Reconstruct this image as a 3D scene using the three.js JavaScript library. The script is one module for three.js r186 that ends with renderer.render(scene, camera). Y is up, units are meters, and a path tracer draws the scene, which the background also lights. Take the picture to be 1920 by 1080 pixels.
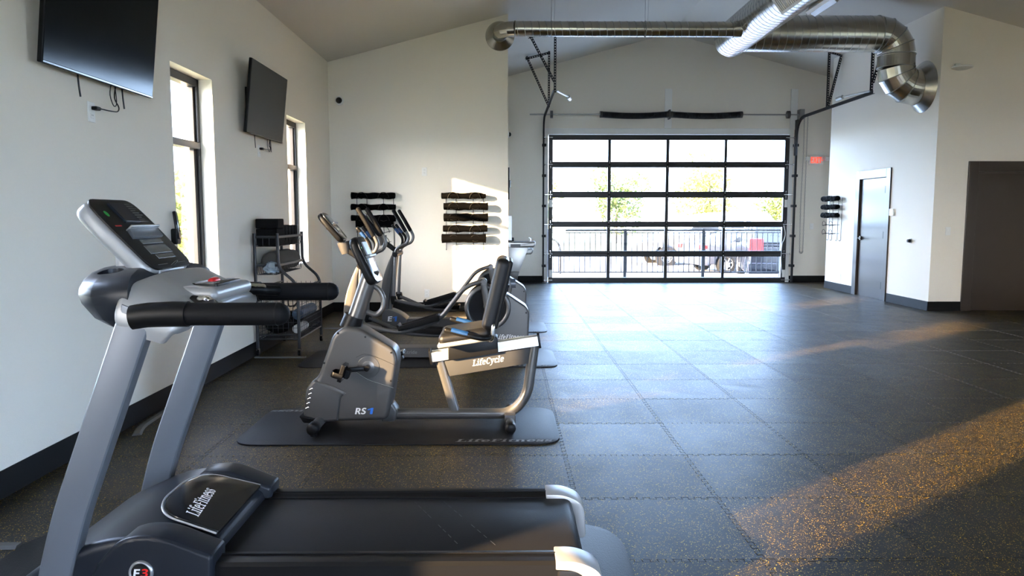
import * as THREE from 'three';
import { RoundedBoxGeometry } from 'three/addons/geometries/RoundedBoxGeometry.js';
import { TextGeometry } from 'three/addons/geometries/TextGeometry.js';
import { FontLoader } from 'three/addons/loaders/FontLoader.js';
import { mergeGeometries, mergeVertices, toCreasedNormals } from 'three/addons/utils/BufferGeometryUtils.js';
import { ImprovedNoise } from 'three/addons/math/ImprovedNoise.js';
import { Brush, Evaluator, SUBTRACTION } from 'three-bvh-csg';

// ------------------------------------------------------------------ camera, sky, sun, exposure
const scene = new THREE.Scene();
const F = 1380, EYE = 1.36, VX = 946, VY = 404;
const camera = new THREE.PerspectiveCamera(2 * Math.atan(540 / F) * 180 / Math.PI, 16 / 9, 0.05, 400);
camera.position.set(0, EYE, 0);
camera.rotation.order = 'YXZ';
camera.rotation.set(-Math.atan((540 - VY) / F), -Math.atan((960 - VX) / F), 0);

const renderer = new THREE.WebGLRenderer();
renderer.toneMapping = THREE.LinearToneMapping;
renderer.toneMappingExposure = 23;
renderer.shadowMap.enabled = true;

// hazy evening sky: pale at the horizon, blue above, warm and bright round the low sun
const SUN = new THREE.Vector3(-1.38, 0.396, 1).normalize();
{
  const W = 256, Hh = 128, d = new Float32Array(W * Hh * 4);
  for (let j = 0; j < Hh; j++) for (let i = 0; i < W; i++) {
    const el = ((j + 0.5) / Hh - 0.5) * Math.PI, az = ((i + 0.5) / W - 0.5) * 2 * Math.PI, y = Math.max(0, el);
    const t = Math.pow(Math.min(1, y / 1.4), 0.42), cos = Math.cos(az) * Math.cos(y) * SUN.x + Math.sin(y) * SUN.y + Math.sin(az) * Math.cos(y) * SUN.z, ang = Math.acos(Math.min(1, cos));
    const wide = Math.exp(-((ang / 1.05) ** 2)), tight = Math.exp(-((ang / 0.42) ** 2));
    d.set([1.02 - 0.82 * t + 1.0 * wide + 2.0 * tight, 1.36 - 0.92 * t + 0.74 * wide + 1.5 * tight, 1.86 - 0.84 * t + 0.42 * wide + 0.9 * tight, 1], (j * W + i) * 4);
  }
  const sky = new THREE.DataTexture(d, W, Hh, THREE.RGBAFormat, THREE.FloatType);
  sky.mapping = THREE.EquirectangularReflectionMapping; sky.magFilter = THREE.LinearFilter; sky.needsUpdate = true;
  scene.background = sky;
}
const sun = new THREE.DirectionalLight(new THREE.Color(1.0, 0.66, 0.34), 2.9);
sun.position.copy(SUN).multiplyScalar(25).add(new THREE.Vector3(0, 0, -6)); sun.target.position.set(0, 0, -6);
sun.castShadow = true; sun.shadow.radius = 2;
sun.shadow.mapSize.set(4096, 4096);
Object.assign(sun.shadow.camera, { left: -22, right: 22, top: 22, bottom: -22, near: 0.5, far: 80 });
scene.add(sun, sun.target);

// ------------------------------------------------------------------ helpers
let seed = 7;
const rnd = () => ((seed = (seed * 1664525 + 1013904223) >>> 0) / 4294967296);
const rr = (a, b) => a + (b - a) * rnd();
const noise = new ImprovedNoise();
const V = (x, y, z) => new THREE.Vector3(x, y, z);
const names = {};
const numbered = (n) => { const k = (names[n] = (names[n] ?? -1) + 1); return k ? n + '_' + String(k).padStart(3, '0') : n; };
function fin(o) { o.traverse((m) => { if (m.isMesh) { m.castShadow = true; m.receiveShadow = true; } }); return o; }
function thing(name, label, category, pos = [0, 0, 0], group) {
  const o = new THREE.Group(); o.name = numbered(name); o.position.set(...pos); scene.add(o);
  o.userData = { label, category }; if (group) o.userData.group = group;
  return o;
}
function struct(name, geo, m, label, parent) {
  const o = geo ? new THREE.Mesh(geo, m) : new THREE.Group(); o.name = parent ? name : numbered(name);
  if (!parent) { o.userData = { kind: 'structure', label, category: name.split('_')[0] }; }
  (parent || scene).add(o); return fin(o);
}
// a part, its geometry given in world coordinates
function part(t, name, geo, m, label) {
  const o = new THREE.Mesh(geo, m); o.name = name;
  let p = t; const off = V(0, 0, 0); while (p && p !== scene) { off.add(p.position); p = p.parent; }
  geo.translate(-off.x, -off.y, -off.z);
  if (label) o.userData.label = label;
  t.add(o); return fin(o);
}
function single(name, geo, m, label, category, pos, group) {
  const o = new THREE.Mesh(geo, m); o.name = numbered(name); o.position.set(...pos); geo.translate(-pos[0], -pos[1], -pos[2]);
  o.userData = { label, category }; if (group) o.userData.group = group;
  scene.add(o); return fin(o);
}
function copyOf(t, dx, dy, dz, label) {
  const c = t.clone(); c.name = numbered(t.name.replace(/_\d{3}$/, '')); c.userData = { ...t.userData, label };
  c.position.x += dx; c.position.y += dy; c.position.z += dz; scene.add(c); return c;
}
// geometry
const box = (x0, x1, y0, y1, z0, z1, r = 0.004) => {
  const w = Math.abs(x1 - x0), h = Math.abs(y1 - y0), d = Math.abs(z1 - z0), q = Math.min(r, w * 0.45, h * 0.45, d * 0.45);
  const g = q > 0 ? new RoundedBoxGeometry(w, h, d, 1, q) : new THREE.BoxGeometry(w, h, d);
  return g.translate((x0 + x1) / 2, (y0 + y1) / 2, (z0 + z1) / 2);
};
const clean = (g) => { const n = g.index ? g.toNonIndexed() : g; for (const k of Object.keys(n.attributes)) if (!['position', 'normal', 'uv'].includes(k)) n.deleteAttribute(k); return n; };
const merge = (...gs) => mergeGeometries(gs.flat().map(clean));
const circ = (r, n = 14, ry = r) => Array.from({ length: n }, (_, i) => [r * Math.cos(i / n * 2 * Math.PI), ry * Math.sin(i / n * 2 * Math.PI)]);
const rrect = (w, h, r, s = 3) => {
  const o = []; r = Math.min(r, w / 2 - 1e-4, h / 2 - 1e-4);
  for (const [cx, cy, a0] of [[w / 2 - r, h / 2 - r, 0], [-w / 2 + r, h / 2 - r, 1], [-w / 2 + r, -h / 2 + r, 2], [w / 2 - r, -h / 2 + r, 3]])
    for (let i = 0; i <= s; i++) { const a = (a0 + i / s) * Math.PI / 2; o.push([cx + r * Math.cos(a), cy + r * Math.sin(a)]); }
  return o;
};
// polyline with rounded corners
function fillet(pts, rad, seg = 6) {
  const p = pts.map((q) => q.isVector3 ? q : V(...q)), out = [p[0].clone()];
  for (let i = 1; i < p.length - 1; i++) {
    const a = p[i - 1].clone().sub(p[i]), b = p[i + 1].clone().sub(p[i]), la = a.length(), lb = b.length();
    const c = Math.min(Array.isArray(rad) ? rad[i] ?? 0.03 : rad, la * 0.49, lb * 0.49); a.normalize(); b.normalize();
    const A = p[i].clone().addScaledVector(a, c), B = p[i].clone().addScaledVector(b, c);
    for (let k = 0; k <= seg; k++) { const t = k / seg; out.push(A.clone().multiplyScalar((1 - t) ** 2).addScaledVector(p[i], 2 * t * (1 - t)).addScaledVector(B, t * t)); }
  }
  out.push(p[p.length - 1].clone()); return out;
}
const smooth = (pts, n = 24) => new THREE.CatmullRomCurve3(pts.map((q) => V(...q)), false, 'centripetal').getPoints(n);
// sweep a closed profile along points; scale(t) may taper, round adds domed ends
function sweep(pts, prof, { up = V(0, 0, 1), scale, round = 0, crease = 0.7, closed = false } = {}) {
  let p = pts.map((q) => q.isVector3 ? q : V(...q)), sc = p.map((_, i) => scale ? scale(i / (p.length - 1)) : 1);
  if (round) {
    const ext = (end, dir) => { const r = []; for (const k of [0.35, 0.65, 0.88, 0.985]) r.push([end.clone().addScaledVector(dir, round * k), Math.sqrt(1 - k * k)]); return r; };
    const d0 = p[0].clone().sub(p[1]).normalize(), d1 = p[p.length - 1].clone().sub(p[p.length - 2]).normalize();
    const e0 = ext(p[0], d0).reverse(), e1 = ext(p[p.length - 1], d1);
    sc = [...e0.map((e) => e[1] * sc[0]), ...sc, ...e1.map((e) => e[1] * sc[sc.length - 1])]; p = [...e0.map((e) => e[0]), ...p, ...e1.map((e) => e[0])];
  }
  const n = p.length, m = prof.length, pos = [], uv = [], idx = [];
  let side = null, len = 0;
  for (let i = 0; i < n; i++) {
    const t = (closed ? p[(i + 1) % n].clone().sub(p[(i - 1 + n) % n]) : p[Math.min(n - 1, i + 1)].clone().sub(p[Math.max(0, i - 1)])).normalize();
    if (!side) side = up.clone().sub(t.clone().multiplyScalar(up.dot(t))).normalize();
    else side.sub(t.clone().multiplyScalar(side.dot(t))).normalize();
    const bi = t.clone().cross(side);
    if (i) len += p[i].distanceTo(p[i - 1]);
    for (let j = 0; j <= m; j++) {
      const [a, b] = prof[j % m], q = p[i].clone().addScaledVector(bi, a * sc[i]).addScaledVector(side, b * sc[i]);
      pos.push(q.x, q.y, q.z); uv.push(j / m * 0.2, len);
    }
  }
  const rows = closed ? n : n - 1;
  for (let i = 0; i < rows; i++) for (let j = 0; j < m; j++) {
    const a = i * (m + 1) + j, b = ((i + 1) % n) * (m + 1) + j; idx.push(a, b, a + 1, b, b + 1, a + 1);
  }
  if (!closed) for (const [row, flip] of [[0, false], [n - 1, true]]) {
    const tri = THREE.ShapeUtils.triangulateShape(prof.map((q) => new THREE.Vector2(...q)), []), base = pos.length / 3;
    for (let j = 0; j < m; j++) { const k = (row * (m + 1) + j) * 3; pos.push(pos[k], pos[k + 1], pos[k + 2]); uv.push(0, 0); }
    const s = THREE.ShapeUtils.area(prof.map((q) => new THREE.Vector2(...q))) > 0;
    for (const [a, b, c] of tri) (flip !== s) ? idx.push(base + a, base + b, base + c) : idx.push(base + a, base + c, base + b);
  }
  const g = new THREE.BufferGeometry();
  g.setAttribute('position', new THREE.Float32BufferAttribute(pos, 3)); g.setAttribute('uv', new THREE.Float32BufferAttribute(uv, 2)); g.setIndex(idx);
  return toCreasedNormals(g, crease);
}
const rod = (pts, r, o = {}) => sweep(o.fillet ? fillet(pts, o.fillet) : pts, circ(r, o.n || 12), { ...o, up: o.up || V(0.31, 0.2, 0.93) });
const shapeOf = (pts, holes = []) => { const s = new THREE.Shape(pts.map((q) => new THREE.Vector2(...q))); for (const h of holes) s.holes.push(new THREE.Path(h.map((q) => new THREE.Vector2(...q)))); return s; };
// side profile in x, y given depth in z
function ext(pts, z0, z1, bevel = 0.006, holes = [], seg = 2) {
  const d = Math.abs(z1 - z0);
  const g = new THREE.ExtrudeGeometry(shapeOf(pts, holes), { depth: d - 2 * bevel, bevelEnabled: bevel > 0, bevelThickness: bevel, bevelSize: bevel, bevelOffset: -bevel, bevelSegments: seg, curveSegments: 10 });
  g.translate(0, 0, Math.min(z0, z1) + bevel);
  return toCreasedNormals(g, 0.6);
}
// rounds the corners of a polygon
const roundPoly = (pts, r, seg = 4) => {
  const n = pts.length, o = [];
  for (let i = 0; i < n; i++) {
    const a = pts[(i + n - 1) % n], b = pts[i], c = pts[(i + 1) % n], q = b[2] ?? r;
    const la = Math.hypot(a[0] - b[0], a[1] - b[1]), lc = Math.hypot(c[0] - b[0], c[1] - b[1]), k = Math.min(q, la * 0.48, lc * 0.48);
    if (k < 1e-4) { o.push([b[0], b[1]]); continue; }
    const A = [b[0] + (a[0] - b[0]) / la * k, b[1] + (a[1] - b[1]) / la * k], C = [b[0] + (c[0] - b[0]) / lc * k, b[1] + (c[1] - b[1]) / lc * k];
    for (let s = 0; s <= seg; s++) { const t = s / seg; o.push([(1 - t) ** 2 * A[0] + 2 * t * (1 - t) * b[0] + t * t * C[0], (1 - t) ** 2 * A[1] + 2 * t * (1 - t) * b[1] + t * t * C[1]]); }
  }
  return o;
};
const disc = (r, h, n = 24) => new THREE.CylinderGeometry(r, r, h, n);
const alongZ = (g) => g.rotateX(Math.PI / 2);
const alongX = (g) => g.rotateZ(Math.PI / 2);
const font = {
  bold: await new FontLoader().loadAsync('fonts/droid/droid_sans_bold.typeface.json'),
  serif: await new FontLoader().loadAsync('fonts/droid/droid_serif_bold.typeface.json'),
};
// lettering in the x, y plane, its middle at the origin
function text(str, size, { f = 'bold', slant = 0, stretch = 1, depth = 0.001 } = {}) {
  const g = new TextGeometry(str, { font: font[f], size, depth, curveSegments: 3, bevelEnabled: false });
  g.computeBoundingBox(); const b = g.boundingBox; g.translate(-(b.min.x + b.max.x) / 2, -(b.min.y + b.max.y) / 2, 0);
  g.applyMatrix4(new THREE.Matrix4().set(stretch, slant, 0, 0, 0, 1, 0, 0, 0, 0, 1, 0, 0, 0, 0, 1));
  return g;
}
// a frame: x axis and y axis of a plate, at a point
const frame = (g, at, xa, ya) => { const x = V(...xa).normalize(), y = V(...ya); y.sub(x.clone().multiplyScalar(x.dot(y))).normalize(); return g.applyMatrix4(new THREE.Matrix4().makeBasis(x, y, x.clone().cross(y)).setPosition(...at)); };
const tapeUV = (g, k = 1) => { const p = g.attributes.position, n = g.attributes.normal, u = []; for (let i = 0; i < p.count; i++) { const ax = Math.abs(n.getX(i)), ay = Math.abs(n.getY(i)), az = Math.abs(n.getZ(i)); ay >= ax && ay >= az ? u.push(p.getX(i) * k, p.getZ(i) * k) : ax >= az ? u.push(p.getZ(i) * k, p.getY(i) * k) : u.push(p.getX(i) * k, p.getY(i) * k); } g.setAttribute('uv', new THREE.Float32BufferAttribute(u, 2)); return g; };

// ------------------------------------------------------------------ textures and materials
function dataTex(n, fn, srgb = false, rep = 1) {
  const d = new Uint8Array(n * n * 4);
  for (let j = 0; j < n; j++) for (let i = 0; i < n; i++) { const c = fn(i, j, n); const k = (j * n + i) * 4; d[k] = c[0]; d[k + 1] = c[1]; d[k + 2] = c[2]; d[k + 3] = 255; }
  return finTex(new THREE.DataTexture(d, n, n), srgb, rep);
}
function finTex(t, srgb, rep = 1) { t.wrapS = t.wrapT = THREE.RepeatWrapping; t.magFilter = THREE.LinearFilter; t.minFilter = THREE.LinearMipmapLinearFilter; t.generateMipmaps = true; if (srgb) t.colorSpace = THREE.SRGBColorSpace; t.repeat.set(rep, rep); t.needsUpdate = true; return t; }
// noise that repeats over the texture
const tileNoise = (i, j, n, f, s = 0) => { const a = i / n * 2 * Math.PI, b = j / n * 2 * Math.PI, r = f / (2 * Math.PI); return noise.noise(Math.cos(a) * r + 9.1 + s, Math.sin(a) * r + Math.cos(b) * r * 1.13 + 3.7, Math.sin(b) * r + 5.3 + s); };
const hash = (x, y) => { let h = (x * 374761393 + y * 668265263) | 0; h = Math.imul(h ^ (h >>> 13), 1274126177); return ((h ^ (h >>> 16)) >>> 0) / 4294967296; };
const grain = dataTex(256, (i, j) => { const v = 128 + 90 * (hash(i, j) - 0.5) + 60 * (hash(i >> 1, (j >> 1) + 999) - 0.5); return [v, v, v]; });
const orangePeel = dataTex(512, (i, j, n) => { const v = 128 + 70 * tileNoise(i, j, n, 90) + 50 * tileNoise(i, j, n, 45, 4) + 18 * (hash(i, j) - 0.5); return [v, v, v]; });
const blotch = dataTex(512, (i, j, n) => { const v = 226 + 14 * tileNoise(i, j, n, 7) + 16 * tileNoise(i, j, n, 22, 2) + 18 * (hash(i, j) - 0.5); return [v, v, v]; });
const withRep = (t, r, r2 = r) => { const c = t.clone(); c.repeat.set(r, r2); c.needsUpdate = true; return c; };

// rubber floor: black crumb with yellow flecks
const FLECK_M = 1.36;
const fleck = (() => {
  const n = 2048, d = new Uint8Array(n * n * 4);
  for (let j = 0; j < n; j++) for (let i = 0; i < n; i++) { const v = 17 + 9 * (hash(i >> 2, j >> 2) - 0.5) + 8 * (hash(i, j) - 0.5), k = (j * n + i) * 4; d[k] = v; d[k + 1] = v * 1.0; d[k + 2] = v * 1.02; d[k + 3] = 255; }
  for (let q = 0; q < 19000; q++) {
    const cx = rnd() * n, cy = rnd() * n, a = 1.2 + 3.4 * rnd() * rnd() + 0.8 * rnd(), b = a * rr(0.45, 1), th = rnd() * Math.PI, c = Math.cos(th), s = Math.sin(th), br = rr(0.65, 1.05), tone = rnd();
    const col = tone < 0.9 ? [232 * br, 188 * br, 44 * br] : [120 * br, 112 * br, 92 * br];
    for (let y = -6; y <= 6; y++) for (let x = -6; x <= 6; x++) {
      const u = (x * c + y * s) / a, w = (-x * s + y * c) / b;
      if (Math.abs(u) + Math.abs(w) * 0.9 + u * w * 0.4 < 1.05) { const k = ((((cy + y) | 0) + n) % n * n + (((cx + x) | 0) + n) % n) * 4; d[k] = col[0]; d[k + 1] = col[1]; d[k + 2] = col[2]; }
    }
  }
  return finTex(new THREE.DataTexture(d, n, n), true, 1 / FLECK_M);
})();
const S = (o) => new THREE.MeshStandardMaterial(o);
const K = (o) => new THREE.MeshPhysicalMaterial({ specularIntensity: 0.5, ...o });
const rgb = (r, g, b) => new THREE.Color().setRGB(r, g, b);
const M = {};
M.wall = S({ color: rgb(0.77, 0.72, 0.63), roughness: 0.72, bumpMap: withRep(orangePeel, 2.2), bumpScale: 0.0007 });
M.ceil = S({ color: rgb(0.58, 0.555, 0.50), roughness: 0.85, bumpMap: withRep(orangePeel, 2.2), bumpScale: 0.0006 });
M.trimWhite = S({ color: rgb(0.78, 0.775, 0.75), roughness: 0.5 });
M.base = K({ color: rgb(0.005, 0.005, 0.005), roughness: 0.65, specularIntensity: 0.25 });
M.floorBed = K({ color: rgb(0.012, 0.012, 0.012), roughness: 0.95 });
M.tiles = [0.51, 0.53, 0.495].map((q) => K({ specularIntensity: 0.5, map: fleck, roughness: q, roughnessMap: withRep(blotch, 0.5), bumpMap: withRep(grain, 3.1), bumpScale: 0.0009 }));
M.mat = K({ specularIntensity: 0.3, color: rgb(0.008, 0.008, 0.009), roughness: 0.5, bumpMap: withRep(grain, 2.6), bumpScale: 0.0012 });
M.matPrint = S({ color: rgb(0.16, 0.16, 0.165), roughness: 0.6 });
M.black = K({ specularIntensity: 0.35, color: rgb(0.0045, 0.0045, 0.005), roughness: 0.42 });
M.blackSoft = K({ specularIntensity: 0.22, color: rgb(0.0045, 0.0045, 0.0052), roughness: 0.62, bumpMap: withRep(grain, 6), bumpScale: 0.0003 });
M.blackGloss = S({ color: rgb(0.008, 0.008, 0.009), roughness: 0.16 });
M.navy = K({ color: rgb(0.010, 0.012, 0.017), roughness: 0.38 });
M.vinyl = K({ color: rgb(0.008, 0.008, 0.009), roughness: 0.36, bumpMap: withRep(grain, 5), bumpScale: 0.0004 });
M.belt = K({ specularIntensity: 0.35, color: rgb(0.008, 0.008, 0.009), roughness: 0.55, bumpMap: withRep(grain, 4), bumpScale: 0.0006 });
M.steelPaint = S({ color: rgb(0.15, 0.162, 0.185), metalness: 0.4, roughness: 0.40 });
M.silver = S({ color: rgb(0.45, 0.445, 0.44), metalness: 0.75, roughness: 0.32 });
M.silverPlastic = S({ color: rgb(0.33, 0.33, 0.33), metalness: 0.35, roughness: 0.42 });
M.gunmetal = S({ color: rgb(0.068, 0.065, 0.063), metalness: 0.35, roughness: 0.40 });
M.panelGrey = K({ color: rgb(0.030, 0.030, 0.031), roughness: 0.55 });
M.tubeGrey = S({ color: rgb(0.11, 0.108, 0.107), metalness: 0.6, roughness: 0.32 });
M.chrome = S({ color: rgb(0.75, 0.75, 0.76), metalness: 1, roughness: 0.14 });
M.alu = S({ color: rgb(0.60, 0.60, 0.58), metalness: 0.85, roughness: 0.34 });
M.blue = S({ color: rgb(0.004, 0.035, 0.13), roughness: 0.45 });
M.blueMark = S({ color: rgb(0.012, 0.12, 0.48), roughness: 0.45 });
M.scuff = S({ color: rgb(0.045, 0.047, 0.05), roughness: 0.7 });
M.red = S({ color: rgb(0.62, 0.012, 0.012), roughness: 0.35 });
M.green = S({ color: rgb(0.02, 0.38, 0.06), roughness: 0.5 });
M.print = S({ color: rgb(0.62, 0.62, 0.62), roughness: 0.5 });
M.printDim = S({ color: rgb(0.14, 0.14, 0.14), roughness: 0.5 });
M.lcd = S({ color: rgb(0.10, 0.105, 0.10), roughness: 0.18 });
M.galv = S({ color: rgb(0.50, 0.49, 0.46), metalness: 1, roughness: 0.27, roughnessMap: withRep(blotch, 3), bumpMap: withRep(blotch, 1.5), bumpScale: 0.00015 });
M.galvSeam = S({ color: rgb(0.34, 0.335, 0.32), metalness: 1, roughness: 0.4 });
M.stainless = S({ color: rgb(0.40, 0.39, 0.37), metalness: 1, roughness: 0.36 });
M.bronze = S({ color: rgb(0.012, 0.011, 0.011), metalness: 0.25, roughness: 0.42 });
M.doorPaint = K({ specularIntensity: 1, color: rgb(0.030, 0.021, 0.015), roughness: 0.3, bumpMap: withRep(orangePeel, 3), bumpScale: 0.0003 });
M.doorFrame = K({ specularIntensity: 1, color: rgb(0.030, 0.021, 0.015), roughness: 0.3 });
M.glass = new THREE.MeshPhysicalMaterial({ color: rgb(0.97, 0.985, 0.98), transmission: 1, thickness: 0, roughness: 0.02, ior: 1.5 });
M.screen = K({ specularIntensity: 0.15, color: rgb(0.004, 0.005, 0.006), roughness: 0.12 });
M.screenMatte = K({ specularIntensity: 0.35, color: rgb(0.010, 0.010, 0.010), roughness: 0.34 });
M.white = S({ color: rgb(0.78, 0.77, 0.74), roughness: 0.45 });
M.cartMetal = S({ color: rgb(0.03, 0.031, 0.034), metalness: 0.4, roughness: 0.4 });
M.strut = K({ color: rgb(0.012, 0.012, 0.013), roughness: 0.5 });
M.track = S({ color: rgb(0.42, 0.38, 0.37), metalness: 0.7, roughness: 0.38 });
M.foam = K({ specularIntensity: 0.25, color: rgb(0.005, 0.005, 0.0055), roughness: 0.85, bumpMap: withRep(grain, 4), bumpScale: 0.0008 });
M.roll = K({ specularIntensity: 0.05, color: rgb(0.0014, 0.0014, 0.0016), roughness: 0.8, bumpMap: withRep(grain, 5), bumpScale: 0.0006 });
M.canvasGrey = S({ color: rgb(0.075, 0.068, 0.058), roughness: 0.9, bumpMap: withRep(grain, 8), bumpScale: 0.0008 });
M.bag = new THREE.MeshPhysicalMaterial({ color: rgb(0.75, 0.85, 0.92), transmission: 0.7, thickness: 0, roughness: 0.22 });
M.teal = S({ color: rgb(0.03, 0.16, 0.28), roughness: 0.6 });
M.rubberBlue = S({ color: rgb(0.05, 0.09, 0.15), roughness: 0.6 });
M.cover = S({ color: rgb(0.09, 0.088, 0.085), roughness: 0.6 });
M.concrete = S({ color: rgb(0.50, 0.49, 0.46), roughness: 0.9, roughnessMap: withRep(blotch, 0.3) });
M.asphalt = S({ color: rgb(0.17, 0.17, 0.175), roughness: 0.9, bumpMap: withRep(grain, 4), bumpScale: 0.002 });
M.grass = S({ color: rgb(0.17, 0.175, 0.085), roughness: 0.95, bumpMap: withRep(grain, 3), bumpScale: 0.01 });
M.leaf = [[0.13, 0.15, 0.018], [0.08, 0.11, 0.015], [0.18, 0.175, 0.022]].map((c) => new THREE.MeshPhysicalMaterial({ color: rgb(...c), transmission: 0.35, thickness: 0, roughness: 0.9, side: THREE.DoubleSide }));
M.bark = S({ color: rgb(0.09, 0.065, 0.045), roughness: 0.95 });
M.tyre = K({ color: rgb(0.012, 0.012, 0.012), roughness: 0.8 });
M.carGlass = S({ color: rgb(0.02, 0.024, 0.028), roughness: 0.05 });
M.lamp = S({ color: rgb(0.55, 0.02, 0.02), roughness: 0.15 });

// ------------------------------------------------------------------ the room
const XL = -2.42, XR = 8.96, ZN = 3.6, ZP = -10.35, ZF = -14.9, RX = 3.27, RY = 4.93, SL = 0.26, T = 0.25;
const XP = 0.05, XB = 6.03, ZB2 = -13.75;        // left partition's side face, right block's side face and its far end
const roof = (x) => RY - SL * Math.abs(x - RX);
const inZ = (g) => g.applyMatrix4(new THREE.Matrix4().set(0, 0, 1, 0, 0, 1, 0, 0, -1, 0, 0, 0, 0, 0, 0, 1));  // shape x -> -z, depth -> +x
const rect = (x0, x1, y0, y1) => [[x0, y0], [x1, y0], [x1, y1], [x0, y1]];

// windows in the left wall: [near z, far z]
const WIN = [[2.92, 2.15], [0.05, -0.72], [-2.62, -3.39], [-5.48, -6.25], [-8.34, -9.11]], WY0 = 0.79, WY1 = 2.475;
{
  const g = new THREE.ExtrudeGeometry(shapeOf(rect(-(ZN + T), -(ZF - T), -0.1, roof(XL)), WIN.map(([a, b]) => rect(-a, -b, WY0, WY1))), { depth: T, bevelEnabled: false });
  struct('wall_left', inZ(g).translate(XL - T, 0, 0), M.wall, 'long off-white left wall pierced by tall narrow windows');
}
const gable = (x0, x1, z0, depth, holes = [], y0 = -0.1) => {
  const top = x0 < RX && x1 > RX ? [[x1, roof(x1)], [RX, RY], [x0, roof(x0)]] : [[x1, roof(x1)], [x0, roof(x0)]];
  return new THREE.ExtrudeGeometry(shapeOf([[x0, y0], [x1, y0], ...top], holes), { depth, bevelEnabled: false }).translate(0, 0, z0);
};
const GX0 = 0.87, GX1 = 5.70, GY = 2.96;
struct('wall_far', gable(XL - T, XR + T, ZF - T, T, [rect(GX0, GX1, 0, GY)]), M.wall, 'far gable wall round the glazed overhead door');
const BX0 = 0.2, BX1 = 2.8;                                                        // glazed entrance in the back wall, outside the frame
struct('wall_back', gable(XL - T, XR + T, ZN, T, [rect(BX0, BX1, 0, 2.6)]), M.wall, 'gable wall behind the camera');
const RZ0 = -0.4, RZ1 = -2.8, RH = 2.6;                                           // glazed entrance in the right wall, outside the frame
struct('wall_right', inZ(new THREE.ExtrudeGeometry(shapeOf(rect(-ZN, -ZF, -0.1, roof(XR)), [rect(-RZ0, -RZ1, 0, RH)]), { depth: T, bevelEnabled: false })).translate(XR, 0, 0), M.wall, 'right side wall of the hall');
struct('wall_partition', gable(XL, XP, ZP - 0.12, 0.12), M.wall, 'cream wall facing the room behind the exercise machines');
struct('wall_partition', inZ(new THREE.ExtrudeGeometry(shapeOf([[-(ZP - 0.12), -0.1], [-ZF, -0.1], [-ZF, roof(XP)], [-(ZP - 0.12), roof(XP)]]), { depth: 0.12, bevelEnabled: false })).translate(XP - 0.12, 0, 0), M.wall, 'side of the cream partition, carrying the drinking fountain');
const D2 = [-11.62, -12.53, 1.985], D3 = [6.615, 7.56, 1.985];                // steel door in the block's side, brown door in its front
struct('wall_block', inZ(new THREE.ExtrudeGeometry(shapeOf([[-ZP, -0.1], [-ZB2, -0.1], [-ZB2, roof(XB)], [-ZP, roof(XB)]], [rect(-D2[0], -D2[1], 0, D2[2])]), { depth: 0.14, bevelEnabled: false })).translate(XB, 0, 0), M.wall, 'brightly lit side wall with grey door and mat rack');
struct('wall_block', gable(XB + 0.14, XR, ZP - 0.14, 0.14, [rect(D3[0], D3[1], 0, D3[2])]), M.wall, 'tan-toned wall at right holding the dark brown door');
struct('wall_block', gable(XB + 0.14, XR, ZB2, 0.14), M.wall, 'far side of the enclosed block at right');
for (const s of [-1, 1]) {
  const xe = s < 0 ? XL - T - 0.3 : XR + T + 0.3;
  const pts = [[RX, RY], [xe, roof(xe)], [xe, roof(xe) + 0.22], [RX, RY + 0.22]];
  struct('ceiling', new THREE.ExtrudeGeometry(shapeOf(s < 0 ? pts.reverse() : pts), { depth: ZN - ZF + 2 * T + 0.4, bevelEnabled: false }).translate(0, 0, ZF - T - 0.2), M.ceil, s < 0 ? 'left slope of the pale pitched ceiling' : 'right slope of the pale pitched ceiling');
}
// baseboards
const BB = 0.132;
const bbGeo = (x0, z0, x1, z1, nx, nz) => { // runs along the wall, nx nz points into the room
  const L = Math.hypot(x1 - x0, z1 - z0), g = ext(roundPoly([[0, 0], [0.016, 0], [0.011, 0.012], [0.008, BB], [0, BB]], 0.002, 2), 0, L, 0);
  return frame(g, [x0, 0.008, z0], [nx, 0, nz], [0, 1, 0]);
};
const bb = (name, a, b, n, label) => { // order chosen so that x cross y runs from a to b
  const d = V(n[0], 0, n[1]).cross(V(0, 1, 0)), f = (b[0] - a[0]) * d.x + (b[1] - a[1]) * d.z > 0;
  struct(name, f ? bbGeo(...a, ...b, ...n) : bbGeo(...b, ...a, ...n), M.base, label);
};
bb('baseboard_left', [XL, ZN], [XL, ZP], [1, 0], 'black rubber baseboard along the left wall');
bb('baseboard_partition', [XL, ZP], [XP, ZP], [0, 1], 'black rubber baseboard behind the ellipticals');
bb('baseboard_partition', [XP, ZP], [XP, ZF], [1, 0], 'black rubber baseboard below the drinking fountain');
bb('baseboard_far', [XP, ZF], [GX0 - 0.09, ZF], [0, 1], 'short black baseboard left of the overhead door');
bb('baseboard_far', [GX1 + 0.09, ZF], [XR, ZF], [0, 1], 'black baseboard right of the overhead door');
bb('baseboard_block', [XB, ZP], [XB, D2[0] + 0.1], [-1, 0], 'baseboard between grey door and wall corner');
bb('baseboard_block', [XB, D2[1] - 0.1], [XB, ZB2], [-1, 0], 'baseboard under the wall rack of three mats');
bb('baseboard_block', [XB, ZP], [D3[0] - 0.12, ZP], [0, 1], 'baseboard between wall corner and dark brown door');
bb('baseboard_block', [D3[1] + 0.12, ZP], [XR, ZP], [0, 1], 'baseboard right of the dark brown door');
bb('baseboard_right', [XR, ZN], [XR, RZ0], [-1, 0], 'baseboard on the camera side of the glazed entrance');
bb('baseboard_right', [XR, RZ1], [XR, ZP], [-1, 0], 'baseboard between the glazed entrance and the brown door');
bb('baseboard_back', [XL, ZN], [BX0, ZN], [0, -1], 'baseboard left of the entrance behind the camera');
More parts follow.
